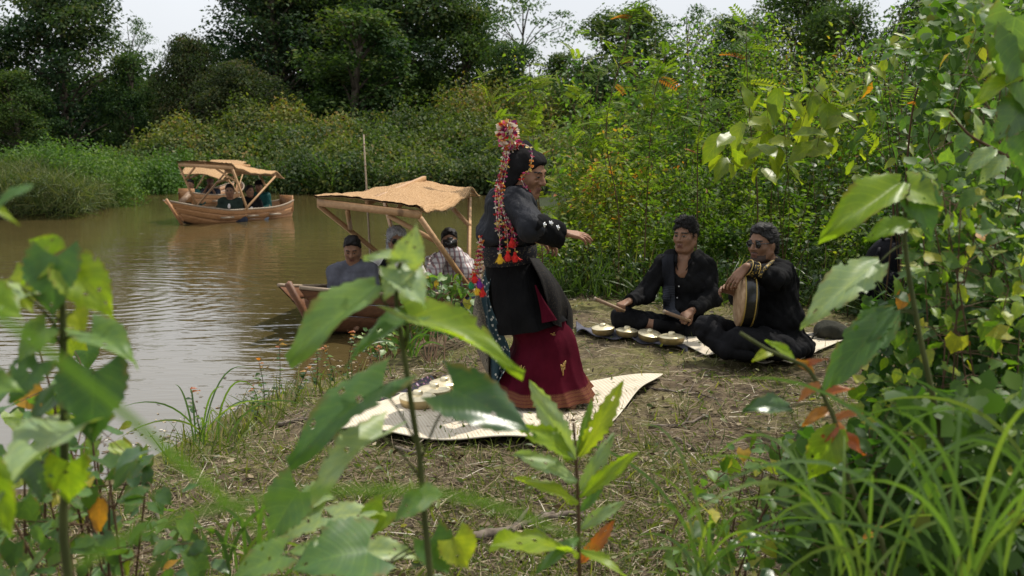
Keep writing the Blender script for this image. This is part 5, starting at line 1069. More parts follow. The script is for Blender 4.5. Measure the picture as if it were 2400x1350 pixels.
paddle(at_y(614, 460, 21.2), at_y(641, 514, 20.9), 'paddle dipping into the water behind the bright boat'); paddle(at_y(446, 452, 24.0), at_y(424, 474, 23.7), 'paddle held over the water at the farthest boat')
# ------------------------------------------------------------------ mats, gongs and belongings on the bank
def gz(x, y): return float(ground_z([[x, y]])[0])
b = MB_('woven_pandan'); luv = b.attr('luv', True); sx = b.n('SeparateXYZ'); b.l(luv, sx.inputs[0])
wu = b.math('SINE', b.math('MULTIPLY', sx.outputs[0], 330.0)); wv = b.math('SINE', b.math('MULTIPLY', sx.outputs[1], 270.0)); wv2 = b.math('MULTIPLY', wu, wv)
n = b.noise(5, 4, b.objco()); col = b.ramp(n, [(.3, (.50, .44, .34)), (.7, (.64, .575, .465))]); dk = b.ramp(wv2, [(.0, (1, 1, 1)), (.25, (1, 1, 1)), (.6, (.76, .67, .55))])
M_MAT = b.done(b.bsdf(b.mix(1.0, col, dk, 'MULTIPLY'), .75, .25, normal=b.bump(wv2, .4, .005)))
M_MATD = simple_mat('mat_underside', (.10, .08, .055), .9)
def mat_thing(name, label, corners, wave, n=46, k=46, edge=None, group=None, lift=.02):
    """corners near-left, near-right, far-right, far-left in photo pixels on the ground"""
    c = [at_z(x, y, 0) for x, y in corners]; U, Vv = np.meshgrid(np.linspace(0, 1, n), np.linspace(0, 1, k), indexing='ij'); U, Vv = U[..., None], Vv[..., None]
    P = (c[0] * (1 - U) + c[1] * U) * (1 - Vv) + (c[3] * (1 - U) + c[2] * U) * Vv
    g_ = ground_z(P[..., :2].reshape(-1, 2)).reshape(n, k); u, v = U[..., 0], Vv[..., 0]
    P[..., 2] = g_ * .35 + .012 + lift + wave(u, v)
    P[..., 0] += .02 * np.sin(5 * v + 2 * u) * np.abs(2 * u - 1) ** 4; P[..., 1] += .018 * np.sin(7 * u + 1) * np.abs(2 * v - 1) ** 4
    e = empty(name, tuple(P[n // 2, k // 2] * V(1, 1, 0)), label, 'mat', group)
    L_ = np.linalg.norm(c[1] - c[0]), np.linalg.norm(c[3] - c[0]); UV = np.stack([u * L_[0], v * L_[1], 0 * u], -1)
    a = Acc().grid(P); obj('weave', a.mesh('weave', M_MAT, True, np.array(e.location), luv=UV.reshape(-1, 3)), e)
    a = Acc().grid((P - V(0, 0, .006))[:, ::-1]); obj('underside', a.mesh('underside', M_MATD, True, np.array(e.location)), e)
    rim = np.concatenate([P[:, 0], P[-1, 1:], P[-2::-1, -1], P[0, -2::-1]]); Acc().tube(rim - V(0, 0, .003), .005, 5).build('bound_edge', M_MAT, e, True); return e, P
def w1(u, v): return .016 * np.exp(-((v) / .10) ** 2) * (1 + .6 * np.sin(9 * u)) + .02 * np.sin(6.5 * u + 2 * v) ** 2 + .012 * np.sin(5 * v + 3 * u) + .014 * np.exp(-((u - 1) / .07) ** 2) * (1 + np.sin(11 * v)) + .035 * np.exp(-(((u - .42) / .12) ** 2 + ((v - .75) / .2) ** 2))
mat1, MP = mat_thing('woven_mat', 'large pale woven mat under the dancer', [(715, 1030), (1372, 1068), (1548, 902), (925, 935)], w1, lift=.018)
mat2, _ = mat_thing('woven_mat', 'tan woven mat under the two seated musicians', [(1655, 840), (1850, 862), (2000, 795), (1500, 765)], lambda u, v: .008 + .006 * np.sin(8 * u) + .02 * np.exp(-((v) / .1) ** 2) * np.sin(9 * u) ** 2, 30, 30, lift=.004)
M_CLOTHG = cloth_mat('grey_blue_cloth', (.085, .085, .105)); b = MB_('patterned_dark_cloth'); v = b.n('TexVoronoi'); v.inputs['Scale'].default_value = 26; b.l(b.objco(), v.inputs['Vector'])
M_CLOTHP = b.done(b.bsdf(b.ramp(v.outputs['Distance'], [(.22, (.35, .32, .38)), (.32, (.16, .05, .09)), (.42, (.028, .028, .042)), (.7, (.02, .02, .03))]), .85, .2))
def cloth_thing(label, corners, mat, amp=.012):
    c = [at_z(x, y, 0) for x, y in corners]; n, k = 44, 16; U, Vv = np.meshgrid(np.linspace(0, 1, n), np.linspace(0, 1, k), indexing='ij'); U, Vv = U[..., None], Vv[..., None]
    P = (c[0] * (1 - U) + c[1] * U) * (1 - Vv) + (c[3] * (1 - U) + c[2] * U) * Vv; u, v_ = U[..., 0], Vv[..., 0]
    P[..., 2] = ground_z(P[..., :2].reshape(-1, 2)).reshape(n, k) * .5 + .022 + amp * (np.sin(17 * u + 3 * v_) + np.sin(29 * u - 5 * v_) * .6) * (.35 + np.abs(2 * v_ - 1) ** 3 + np.abs(2 * u - 1) ** 6)
    P[..., 1] += .03 * np.sin(13 * u) * (np.abs(2 * v_ - 1) ** 3)
    e = empty('ground_cloth', tuple(P[n // 2, k // 2] * V(1, 1, 0)), label, 'cloth', 'cloths under the gongs'); sheet('fabric', P, mat, e, .008); return e
cloth_thing('grey cloth under the row of four gongs by the musicians', [(1352, 783), (1612, 822), (1612, 798), (1350, 764)], M_CLOTHG)
cloth_thing('dark patterned cloth under the gongs beside the white mat', [(868, 958), (1060, 966), (1148, 895), (1010, 892)], M_CLOTHP)
b = MB_('brass'); n = b.noise(12, 5, b.objco()); M_BRASS = b.done(b.bsdf(b.ramp(n, [(.3, (.33, .25, .12)), (.7, (.52, .42, .23))]), b.ramp(n, [(.3, (.30, .30, .30)), (.7, (.48, .48, .48))]), .5, .75, normal=b.bump(b.noise(60, 3, b.objco()), .15, .002)))
M_BRASSL = simple_mat('polished_brass', (.72, .63, .42), .36, .5, .7, 20, .12)
def gong(px, py, wpx, label, group, tilt=(0, 0)):
    """kettle gong: rim centre at the photo point, wpx wide"""
    p = at_z(px, py, .10); r = wpx / 2 / F * np.linalg.norm(p - CAMP) * 1.0; p = at_z(px, py, .03 + r * .55); z0 = .034
    e = empty('kettle_gong', (p[0], p[1], z0), label, 'gong', group); e.rotation_euler = (tilt[0], tilt[1], 0); o = V(p[0], p[1], z0)
    Acc().lathe([(r * .80, 0), (r * .92, r * .10), (r * .98, r * .32), (r * 1.0, r * .50)], o, 48).build('bowl', M_BRASS, e, True)
    pl = Acc().lathe([(r * 1.0, r * .50), (r * 1.0, r * .535), (r * .97, r * .555), (r * .80, r * .60), (r * .78, r * .625), (r * .76, r * .63), (r * .36, r * .675), (r * .27, r * .69)], o, 48).build('face_plate', M_BRASSL, e, True)
    Acc().lathe([(r * .30, r * .68), (r * .275, r * .80), (r * .24, r * .87), (r * .18, r * .90), (0, r * .905)], o, 32).build('boss', M_BRASSL, pl, True, origin=o); return e
GA = 'gongs in front of the musicians'; GB = 'gongs beside the white mat'
for a in ((1414, 768, 55, 'leftmost gong of the row in front of the musicians', GA, (.05, -.06)), (1469, 774, 53, 'second gong from the left before the musicians', GA, (.02, .05)), (1521, 781, 55, 'third gong from the left, tipped toward the camera', GA, (.16, .1)), (1574, 789, 61, 'rightmost gong of the row, by the bearded man\'s knee', GA, (0, 0)),
          (979, 930, 86, 'nearest gong beside the white mat', GB, (.02, 0)), (1018, 912, 76, 'second nearest gong beside the white mat', GB, (.0, .03)), (1042, 897, 72, 'third gong, half hidden between its neighbours', GB, (.03, 0)), (1070, 887, 72, 'farthest gong beside the white mat', GB, (.0, -.03))): gong(*a)
p, q = at_z(1010, 948, .05), at_z(1072, 958, .03); e = empty('gong_beater', p, 'pale wooden beater lying beside the nearest gong', 'beater', 'gong beaters'); Acc().tube([p, q], [.009, .011], 8).build('shaft', M_FRAME, e, True); Acc().tube([q, q + (q - p) * .03], .0125, 8).build('end_cap', M_INNER, e, True)
# belongings to the right
M_NYLON = cloth_mat('black_nylon', (.010, .010, .013), rough=.55); M_OLIVE = cloth_mat('olive_canvas', (.040, .040, .032)); M_RUBBER = simple_mat('black_rubber', (.012, .012, .012), .6)
p = at_z(2070, 742, 0); p = V(p[0], p[1], gz(p[0], p[1])); e = empty('backpack', p, 'big black backpack standing half hidden in the bushes', 'backpack'); c = p + V(0, 0, .34)
Body().ell(c, (.205, .14, .33)).ell(c + V(0, 0, -.16), (.21, .15, .16), None, .05).fold(.004, 22).build('main_compartment', .010, M_NYLON, e); Body().ell(c + V(-.02, -.13, -.10), (.15, .07, .17)).fold(.003, 26).build('front_pocket', .010, M_NYLON, e)
Acc().tube(spline([c + V(-.06, -.03, .32), c + V(0, -.05, .37), c + V(.06, -.03, .32)], 8), .014, 6).build('grab_handle', M_NYLON, e, True)
for sg in (-1, 1): Acc().tube(spline([c + V(sg * .10, -.10, .26), c + V(sg * .17, -.15, .05), c + V(sg * .18, -.12, -.22)], 10), .014, 6).build('strap', M_NYLON, e, True)
p = at_z(1945, 800, 0); p = V(p[0], p[1], gz(p[0], p[1]) + .01); e = empty('canvas_pouch', p, 'crumpled olive canvas pouch lying behind the bearded man', 'pouch'); c = p + V(0, 0, .065)
Body().ell(c, (.12, .09, .075)).ell(c + V(.06, 0, -.02), (.10, .08, .05), None, .03).fold(.006, 34).build('pouch_body', .008, M_OLIVE, e); Body().ell(c + V(-.02, -.075, .01), (.075, .025, .05)).fold(.003, 40).build('flap', .007, M_OLIVE, e); Acc().tube(spline([c + V(-.1, -.04, 0), c + V(-.15, -.06, -.05), c + V(-.06, -.10, -.055), c + V(.05, -.1, -.05)], 14), .007, 6).build('strap', M_OLIVE, e, True)
for px, py, lab in ((1905, 788, 'dark slipper behind the bearded man, nearer the mat edge'), (1985, 797, 'dark slipper lying right of the olive pouch')):
    p = at_z(px, py, .02); e = empty('slipper', p, lab, 'slipper', 'slippers'); Body().ell(p, (.10, .045, .018)).ell(p + V(.03, 0, 0), (.06, .05, .018), None, .02).build('sole', .006, M_RUBBER, e); Acc().tube(spline([p + V(.03, -.045, .01), p + V(.02, 0, .055), p + V(.03, .045, .01)], 10), .014, 6).build('foot_strap', M_RUBBER, e, True)
# ------------------------------------------------------------------ broad-leaved plants close to the camera
def big_leaf(name, kind, seed, n=20, k=11):
    q = np.random.default_rng(seed); t = np.linspace(0, 1, n)[:, None]; u = np.linspace(-1, 1, k)[None]
    if kind == 'heart': w = .46 * np.sin(math.pi * np.clip(t * .93 + .10, 0, 1) ** .62) ** .75 * (1 - t ** 5); lobe = .20
    elif kind == 'ovate': w = .30 * np.sin(math.pi * np.clip(t * .97 + .03, 0, 1) ** .72) ** .9 * (1 - t ** 8); lobe = .04
    else: w = .145 * np.sin(math.pi * np.clip(t * .98 + .02, 0, 1) ** .9) ** .8; lobe = 0
    w = w * np.ones_like(u); tooth = .05 if kind != 'lance' else .13
    w = w * (1 + tooth * (np.abs(u) > .9) * np.sign(np.sin(t * n * 3.1))) + .003
    x = w * u; y = t - lobe * np.abs(u) ** 1.4 * (1 - t) ** 3 * 1.2
    fold, droop = q.uniform(.12, .34), q.uniform(.10, .34)
    z = fold * np.abs(x) - droop * t ** 2 + .10 * q.uniform(-.4, 1) * u * t * np.abs(u) + .030 * np.sin(t * q.uniform(9, 15) + 3 * np.sign(u)) * np.abs(u) ** 2 + .014 * np.sin(7 * t + 5 * u + q.uniform(0, 6))
    y = y - .5 * droop ** 2 * t ** 3
    P = np.stack([x, y, z + 0 * u], -1); U = np.stack([u + 0 * t, t + 0 * u, 0 * t * u], -1)
    a = Acc().grid(P)
    if n > 12:      # insect holes and torn edges
        ii = np.arange(len(a.q[0])); r_, c_ = ii // (k - 1), ii % (k - 1); bad = np.zeros(len(ii), bool)
        for _ in range(q.integers(0, 4)): bad |= (r_ == q.integers(4, n - 4)) & (c_ == q.integers(1, k - 2))
        bad |= ((c_ == 0) | (c_ == k - 2)) & (q.random(len(ii)) < .07); a.q[0] = a.q[0][~bad]; a.mq[0] = a.mq[0][~bad]
    return a.mesh(name, None, True, luv=U.reshape(-1, 3))
LV = {kd: [big_leaf('leaf_' + kd, kd, 10 * i + j) for j in range(5)] for i, kd in enumerate(('heart', 'ovate', 'lance'))}
SMALL = {kd: [big_leaf('small_leaf_' + kd, kd, 70 + 10 * i + j, 8, 5) for j in range(4)] for i, kd in enumerate(('heart', 'ovate', 'lance'))}
for d_ in (LV, SMALL):
    for l_ in d_.values():
        for me in l_: me.materials.append(None)
def bigmat(name, stops, trans, rough, spec=.5, tint=(1.7, 1.8, .5)):
    m = leaf_mat(name, stops, trans, rough, spec, tint, big=True); nt_ = m.node_tree
    oi = nt_.nodes.new('ShaderNodeObjectInfo')
    for n_ in nt_.nodes:
        if n_.type == 'ATTRIBUTE' and n_.attribute_name == 'rnd':
            for l_ in list(n_.outputs['Fac'].links): nt_.links.new(oi.outputs['Random'], l_.to_socket)
    return m
MG = bigmat('broad_leaf_green', [(0, (.048, .112, .035)), (.6, (.078, .16, .048)), (1, (.11, .19, .055))], .40, .46, .35)
MP_ = bigmat('broad_leaf_sky_pale', [(0, (.16, .24, .12)), (1, (.23, .31, .16))], .32, .45, .45)  # whitish base colour stands in for sky reflected on the leaf tops
MY = bigmat('broad_leaf_yellow', [(0, (.12, .21, .02)), (.6, (.18, .265, .026)), (1, (.25, .30, .036))], .5, .4, .35)
MDK = bigmat('broad_leaf_dark', [(0, (.024, .065, .022)), (1, (.05, .105, .032))], .3, .3, .5)
MRED = bigmat('young_red_leaf', [(0, (.26, .07, .025)), (.5, (.30, .13, .03)), (1, (.27, .19, .035))], .45, .35, .45, (1.6, 1.3, .6))
MMIX = bigmat('shrub_leaf', [(0, (.028, .068, .015)), (.55, (.055, .115, .022)), (.88, (.105, .17, .028)), (.96, (.26, .26, .04)), (1, (.34, .14, .03))], .42, .5, .25)
MTHB = bigmat('thicket_broad_leaf', [(0, (.10, .16, .02)), (1, (.20, .25, .03))], .52, .38, .4)
def leaf_obj(e, me, base, tip, facing, width=1.0, mat=MG, name='leaf'):
    y = np.asarray(tip, float) - base; L_ = np.linalg.norm(y); y = y / L_; x = nrm(np.cross(y, np.asarray(facing, float))); z = np.cross(x, y)
    o = bpy.data.objects.new(name, me); M = Matrix.Identity(4)
    for i in range(3): M[i][0], M[i][1], M[i][2], M[i][3] = x[i] * L_ * width, y[i] * L_, z[i] * L_, base[i] - e.location[i]
    o.matrix_basis = M; link(o, e); o.material_slots[0].link = 'OBJECT'; o.material_slots[0].material = mat; return o
def stem_to(e, pts, r0, r1, mat=None, name='stem', n=14): Acc().tube(spline(pts, n), np.linspace(r0, r1, n), 7).build(name, mat or M_STEM, e, True)
def plant(name, label, Y, stem, leaves, r=(.006, .0035), cat='plant', stemmat=None, ground=True, group='broad leaved plants near the camera'):
    """stem and leaves given as photo points at depth Y (leaf: base, tip, facing, width, material, kind, dY at the tip, stem point or None)"""
    s3 = [at_y(a, c, Y) for a, c in stem]
    if ground: g_ = V(s3[0][0] + .02, s3[0][1] + .05, 0); g_[2] = float(ground_z([g_[:2]])[0]); s3 = [g_, (g_ + s3[0]) / 2 + V(.01, 0, 0)] + s3
    e = empty(name, tuple(s3[0]), label, cat, group); stem_to(e, s3, r[0], r[1], stemmat, n=20)
    for i, (b_, t_, fc, wd, m_, kd, dy, sp) in enumerate(leaves):
        y0 = Y + (-.02 if dy < 0 else .02); B_, T_ = at_y(*b_, y0), at_y(*t_, Y + dy); leaf_obj(e, LV[kd][i % 5], B_, T_, fc, wd, m_)
        if sp is not None: q = at_y(*sp, Y); stem_to(e, [q, (q + B_) / 2 + V(0, 0, .006), B_ + (T_ - B_) * .03], r[1] * .62, r[1] * .4, name='petiole', n=6)
    return e
UP, CAMF = (0, -.35, 1), (0, -1, .35)
plant('broadleaf_sapling', 'slender sapling with large heart leaves in the very middle foreground', 1.5,
      [(1008, 1345), (992, 1180), (985, 1080), (966, 960), (955, 880), (941, 790), (931, 730), (930, 650), (940, 615)],
      [((882, 672), (658, 824), (-.35, -.6, .75), .72, MG, 'ovate', -.10, (944, 795)), ((945, 612), (985, 535), (.5, -.8, .3), .95, MP_, 'heart', -.04, None), ((946, 607), (852, 590), (0, -.35, 1), .55, MP_, 'heart', -.02, None),
       ((935, 632), (1003, 716), (.5, -.7, .6), 1.05, MP_, 'heart', -.05, None), ((938, 640), (893, 690), (-.4, -.8, .5), 1.1, MP_, 'heart', -.05, None), ((958, 742), (1243, 835), (.15, -.28, 1), .42, MY, 'heart', -.06, (950, 800)),
       ((972, 748), (787, 806), (-.1, -.30, 1), .5, MG, 'heart', -.08, (951, 815)), ((898, 902), (658, 1056), (-.45, -.6, .6), .52, MG, 'heart', -.12, (985, 1062)), ((1060, 915), (1262, 1010), (.3, -.85, .6), .70, MDK, 'heart', -.06, (988, 1075)),
       ((897, 1018), (716, 1118), (-.1, -.2, 1), .42, MP_, 'heart', -.14, (990, 1130)), ((990, 1168), (1038, 1152), (0, -.6, .9), 1.5, MP_, 'heart', -.03, None), ((990, 1172), (912, 1212), (0, -.5, .9), .9, MG, 'heart', -.04, None)])
plant('heart_leaf_plant', 'tall plant with big heart shaped leaves at the left edge', 1.35,
      [(156, 1330), (152, 1150), (150, 960), (148, 800), (146, 700), (138, 610)],
      [((130, 600), (112, 748), (0, -1, .25), 1.0, MG, 'heart', -.05, None), ((172, 632), (268, 738), (.25, -.85, .5), .85, MY, 'heart', -.04, (143, 660)), ((120, 600), (62, 560), (-.4, -.8, .6), 1.5, MY, 'heart', .02, None), ((110, 610), (40, 660), (-.5, -.8, .5), 1.0, MY, 'heart', -.02, None), ((212, 778), (318, 832), (.1, -.5, .9), .75, MG, 'heart', -.06, (149, 800)),
       ((222, 868), (206, 1052), (.1, -1, .3), 1.0, MG, 'heart', -.06, (150, 880)), ((182, 1002), (-25, 1062), (-.1, -.35, 1), .62, MP_, 'heart', -.2, (151, 1040)), ((160, 1082), (158, 1190), (.2, -1, .3), 1.0, MY, 'heart', -.02, (152, 1120)), ((20, 655), (74, 730), (0, -.8, .7), 1.1, MY, 'heart', 0, (148, 760)), ((60, 690), (-40, 700), (0, -.6, .8), .9, MP_, 'heart', -.1, (148, 790)),
       ((170, 730), (196, 782), (.2, -.9, .5), 1.1, MY, 'heart', 0, (147, 760)), ((110, 770), (20, 842), (-.2, -.9, .6), .9, MG, 'heart', -.05, (148, 820)), ((90, 850), (10, 940), (-.2, -.9, .5), 1.0, MG, 'heart', -.05, (150, 870)), ((95, 1080), (90, 1180), (-.1, -1, .4), 1.0, MDK, 'heart', 0, (152, 1110)), ((130, 930), (60, 985), (-.2, -.7, .7), .9, MDK, 'heart', 0, (150, 940))], (.008, .004))
plant('heart_leaf_plant', 'cut off plant with long yellow green leaves at the far left', 1.15, [(-40, 1330), (-45, 1100), (-40, 900), (-55, 500)],
      [((-40, 1070), (20, 1260), (.2, -.9, .4), .8, MY, 'ovate', 0, (-45, 1090)), ((76, 434), (-34, 478), (0, -.45, 1), .6, MG, 'ovate', -.05, (-50, 500)), ((-60, 470), (42, 494), (0, -.45, 1), .35, MY, 'ovate', 0, (-52, 520)), ((-40, 690), (50, 740), (.1, -.8, .7), .9, MY, 'heart', 0, (-45, 700)), ((-50, 900), (40, 905), (.1, -.8, .7), .9, MG, 'heart', 0, (-45, 920))], (.008, .004))
plant('heart_leaf_seedling', 'low heart leaved seedling at the bottom left of middle', 1.75, [(800, 1300), (762, 1270), (745, 1190)],
      [((700, 1150), (612, 1275), (-.3, -.85, .55), 1.0, MG, 'heart', -.05, (745, 1200)), ((712, 1168), (778, 1150), (0, -.5, 1), 1.2, MP_, 'heart', 0, (745, 1195)), ((752, 1212), (628, 1262), (0, -.4, 1), .75, MP_, 'heart', -.06, None), ((778, 1212), (900, 1192), (0, -.45, 1), .7, MP_, 'heart', 0, (748, 1215)), ((900, 1196), (830, 1260), (0, -.8, .6), .9, MY, 'heart', 0, None), ((760, 1300), (672, 1282), (0, -.4, 1), .9, MG, 'heart', 0, (765, 1280))])
plant('heart_leaf_seedling', 'seedling with wide dull green leaves cut by the bottom edge', 1.6, [(880, 1420), (862, 1330)],
      [((862, 1290), (672, 1318), (-.1, -.55, .9), 1.1, MG, 'heart', -.08, None), ((860, 1292), (985, 1282), (0, -.4, 1), .6, MP_, 'heart', 0, None), ((662, 1300), (532, 1352), (0, -.4, 1), .9, MG, 'heart', -.05, (870, 1330)), ((1010, 1262), (1060, 1352), (.3, -.9, .4), 1.0, MG, 'heart', -.02, (880, 1340)), ((1062, 1262), (1108, 1340), (.3, -.9, .4), 1.1, MY, 'heart', -.02, (880, 1340))])
plant('toothed_leaf_plant', 'upright plant with narrow toothed leaves right of the sapling', 1.85, [(1358, 1345), (1356, 1200), (1350, 1080), (1344, 990)],
      [((1346, 1078), (1246, 902), (-.2, -.8, .5), .9, MP_, 'lance', -.05, None), ((1344, 1075), (1250, 985), (-.2, -.6, .8), 1.2, MY, 'lance', -.08, None), ((1352, 1066), (1392, 935), (.2, -.9, .3), .6, MG, 'lance', .02, None), ((1356, 1070), (1468, 902), (.3, -.7, .5), .8, MY, 'lance', 0, None), ((1352, 1130), (1226, 1045), (-.2, -.5, .9), 1.0, MP_, 'lance', -.06, None), ((1354, 1180), (1228, 1098), (-.2, -.5, .9), .9, MY, 'lance', -.08, None),
       ((1356, 1150), (1440, 1028), (.3, -.7, .6), .8, MP_, 'lance', 0, None), ((1358, 1165), (1492, 1055), (.3, -.6, .7), .7, MY, 'lance', -.03, None), ((1358, 1240), (1455, 1172), (.3, -.6, .7), .9, MP_, 'lance', 0, None), ((1354, 1300), (1180, 1212), (-.2, -.4, .9), .9, MY, 'lance', -.2, None), ((1356, 1260), (1250, 1330), (-.2, -.5, .9), 1.0, MG, 'lance', -.08, None), ((1360, 1290), (1470, 1330), (.2, -.5, .9), 1.0, MY, 'lance', -.08, None), ((1358, 1200), (1420, 1130), (.3, -.7, .5), .9, MG, 'lance', .03, None), ((1357, 1320), (1440, 1230), (.3, -.7, .5), .9, MRED, 'lance', .0, None)], (.005, .003), stemmat=M_REDSTEM)
# right hand side: single big leaves on arching stems
plant('arching_broadleaf_plant', 'arching plant whose large serrated leaves cross the bearded man\'s right', 2.0, [(2240, 1300), (2200, 1000), (2150, 760), (2120, 560), (2130, 430)],
      [((2112, 430), (1928, 532), (-.2, -.75, .7), .6, MY, 'ovate', -.12, (2128, 470)), ((2062, 616), (1880, 726), (-.1, -.6, .85), .62, MP_, 'ovate', -.12, (2122, 570)), ((2092, 735), (1912, 905), (-.25, -.75, .6), .6, MG, 'ovate', -.1, (2148, 740)), ((2096, 728), (1960, 830), (-.2, -.6, .8), .7, MG, 'ovate', -.05, (2146, 735)), ((2130, 440), (2220, 480), (.2, -.8, .6), 1.1, MY, 'heart', 0, None), ((2140, 450), (2200, 560), (.3, -.9, .4), 1.0, MG, 'heart', 0, None), ((2128, 520), (2030, 545), (0, -.6, .8), .8, MY, 'ovate', -.05, None)], (.008, .004))
plant('broadleaf_branch', 'overhanging branch with yellow green leaves at the right edge', 2.3, [(2440, 700), (2435, 330), (2410, 200), (2380, 60)],
      [((2388, 178), (2282, 226), (-.1, -.45, 1), .7, MY, 'ovate', -.05, (2412, 210)), ((2356, 144), (2292, 170), (-.1, -.4, 1), .7, MY, 'ovate', 0, (2405, 185)), ((2380, 40), (2345, 200), (-.3, -1, .3), .85, MG, 'heart', -.03, None), ((2390, 90), (2420, 280), (.1, -1, .3), .8, MG, 'heart', -.05, None), ((2370, 30), (2300, 10), (0, -.5, .9), .9, MP_, 'ovate', 0, None), ((2400, 250), (2330, 330), (-.2, -.9, .5), 1.0, MDK, 'heart', -.03, None), ((2400, 310), (2420, 420), (0, -1, .3), 1.0, MG, 'heart', -.03, None)], (.009, .005), ground=True)
plant('glossy_leaf_branch', 'branch of glossy pointed leaves above the right hand vines', 2.7, [(2440, 520), (2400, 400), (2330, 350), (2270, 315), (2225, 262)],
      [((2250, 290), (2195, 250), (0, -.5, 1), .9, MP_, 'ovate', 0, None), ((2270, 312), (2235, 352), (-.2, -.8, .7), 1.0, MG, 'ovate', 0, None), ((2290, 325), (2300, 262), (.3, -.8, .4), .9, MP_, 'ovate', 0, None), ((2310, 338), (2325, 285), (.3, -.8, .5), 1.0, MG, 'ovate', 0, None), ((2330, 350), (2260, 400), (-.1, -.6, .9), .9, MP_, 'ovate', -.03, None), ((2345, 358), (2378, 305), (.3, -.8, .5), .9, MG, 'ovate', 0, None), ((2360, 370), (2290, 420), (-.1, -.6, .9), 1.0, MP_, 'ovate', -.03, None), ((2385, 390), (2415, 340), (.3, -.8, .5), .9, MP_, 'ovate', 0, None), ((2225, 265), (2205, 300), (0, -.8, .7), .9, MY, 'ovate', 0, None)], (.007, .003), ground=True, stemmat=M_REDSTEM)
plant('red_leaf_sapling', 'sapling with orange red young leaves on a green stalk at the right', 1.9, [(2085, 1330), (2020, 1200), (1985, 1110), (1962, 1000), (1905, 880), (1870, 850), (1800, 820), (1735, 780)],
      [((1905, 880), (1872, 840), (-.2, -.6, .8), .8, MRED, 'ovate', 0, None), ((1860, 845), (1810, 790), (-.1, -.6, .8), .6, MY, 'ovate', 0, None), ((1920, 900), (1860, 935), (-.2, -.6, .8), .7, MRED, 'ovate', -.02, None), ((1935, 925), (1998, 900), (.2, -.6, .8), .7, MRED, 'ovate', 0, None), ((1850, 955), (1748, 942), (-.1, -.5, 1), .9, MDK, 'ovate', -.05, (1935, 950)), ((1945, 960), (1880, 990), (-.2, -.6, .8), .6, MRED, 'ovate', 0, None), ((1955, 980), (2020, 960), (.3, -.6, .8), .7, MRED, 'ovate', 0, None), ((1962, 1000), (1905, 1040), (-.2, -.7, .7), .8, MRED, 'ovate', -.02, None), ((1965, 1005), (1890, 1130), (-.3, -.9, .3), 1.0, MY, 'ovate', -.04, None),
       ((1968, 1010), (1960, 1075), (.0, -.9, .4), .9, MRED, 'ovate', -.03, None), ((1972, 1020), (2035, 1065), (.3, -.8, .5), .8, MRED, 'ovate', -.02, None), ((1960, 990), (1990, 1030), (.3, -.8, .5), .9, MRED, 'ovate', 0, None), ((1980, 1090), (1920, 1075), (-.2, -.7, .7), .8, MDK, 'ovate', 0, None), ((1810, 825), (1765, 835), (-.2, -.6, .8), .8, MY, 'ovate', 0, None), ((1880, 862), (1935, 835), (.2, -.6, .8), .6, MRED, 'ovate', 0, None), ((1990, 1120), (2050, 1100), (.3, -.7, .6), .8, MG, 'ovate', 0, None)], (.006, .0035))
# shrubs whose leaves are all single pieces
def shrub(name, label, Yr, region, nst, nleaf, size, kinds, mats, stemw=.006, base=None, cat='shrub', facing=.5, group=None, jitter=.06):
    """stems rise from the ground into a photo-space region (polygon of left/right limits per row) at depths Yr"""
    ys = [r[0] for r in region]; mid = region[-1]; Ym = sum(Yr) / 2
    b_ = at_y((mid[1] + mid[2]) / 2, mid[0], Ym) if base is None else at_z(*base, 0); g_ = V(b_[0], b_[1] if base is not None else Ym, 0); g_[2] = float(ground_z([g_[:2]])[0])
    e = empty(name, tuple(g_), label, cat, group); tips = []
    for i in range(nst):
        r0 = region[0]; f = (i + .5) / nst; row = rng.uniform(ys[0], ys[0] + (ys[-1] - ys[0]) * .45); xl, xr = np.interp(row, ys, [r[1] for r in region]), np.interp(row, ys, [r[2] for r in region])
        tp = at_y(xl + (xr - xl) * f, row, rng.uniform(*Yr)); mdp = (g_ + tp) / 2 + rng.normal(0, jitter, 3); pts = spline([g_ + V(rng.normal(0, .04), rng.normal(0, .04), -.01), mdp, tp], 16); tips.append(pts); Acc().tube(pts, np.linspace(stemw, stemw * .4, 16), 6).build('stem', M_REDSTEM, e, True)
    for i in range(nleaf):
        row = rng.uniform(ys[0], ys[-1]); xl, xr = np.interp(row, ys, [r[1] for r in region]), np.interp(row, ys, [r[2] for r in region]); p = at_y(rng.uniform(xl, xr), row, rng.uniform(*Yr))
        if p[2] < .02: p[2] = rng.uniform(.02, .12)
        d = nrm(rng.normal(0, .6, 3) + V(0, -.35, -.35)); fc = nrm(V(0, -facing, 1) + rng.normal(0, .35, 3)); kd = kinds[i % len(kinds)]; L_ = size * rng.uniform(.6, 1.3)
        leaf_obj(e, SMALL[kd][i % 4], p, p + d * L_, fc, rng.uniform(.85, 1.15), mats[i % len(mats)])
        if i % 5 == 0:
            st_ = tips[i % nst]; q = st_[np.argmin(np.linalg.norm(st_ - p, axis=1))]; Acc().tube(spline([q, (p + q) / 2 + V(0, 0, .01), p], 5), np.linspace(stemw * .4, stemw * .2, 5), 4).build('twig', M_REDSTEM, e, True)
    return e
GS = 'leafy shrubs around the clearing'
shrub('vine_shrub', 'dense heart leaved vine shrub left of the right edge', (2.35, 2.95), [(430, 2160, 2330), (560, 2120, 2400), (700, 2100, 2420), (850, 1990, 2420), (1000, 2010, 2420)], 9, 298, .043, ('heart', 'heart', 'ovate'), (MMIX, MMIX, MY), .0035, group=GS)
shrub('vine_shrub', 'taller leafy shrub filling the right edge of the picture', (3.0, 3.9), [(-40, 2260, 2460), (200, 2200, 2460), (420, 2130, 2460), (650, 2150, 2460), (900, 2250, 2460)], 8, 298, .050, ('ovate', 'heart', 'ovate'), (MMIX, MG), .004, group=GS)
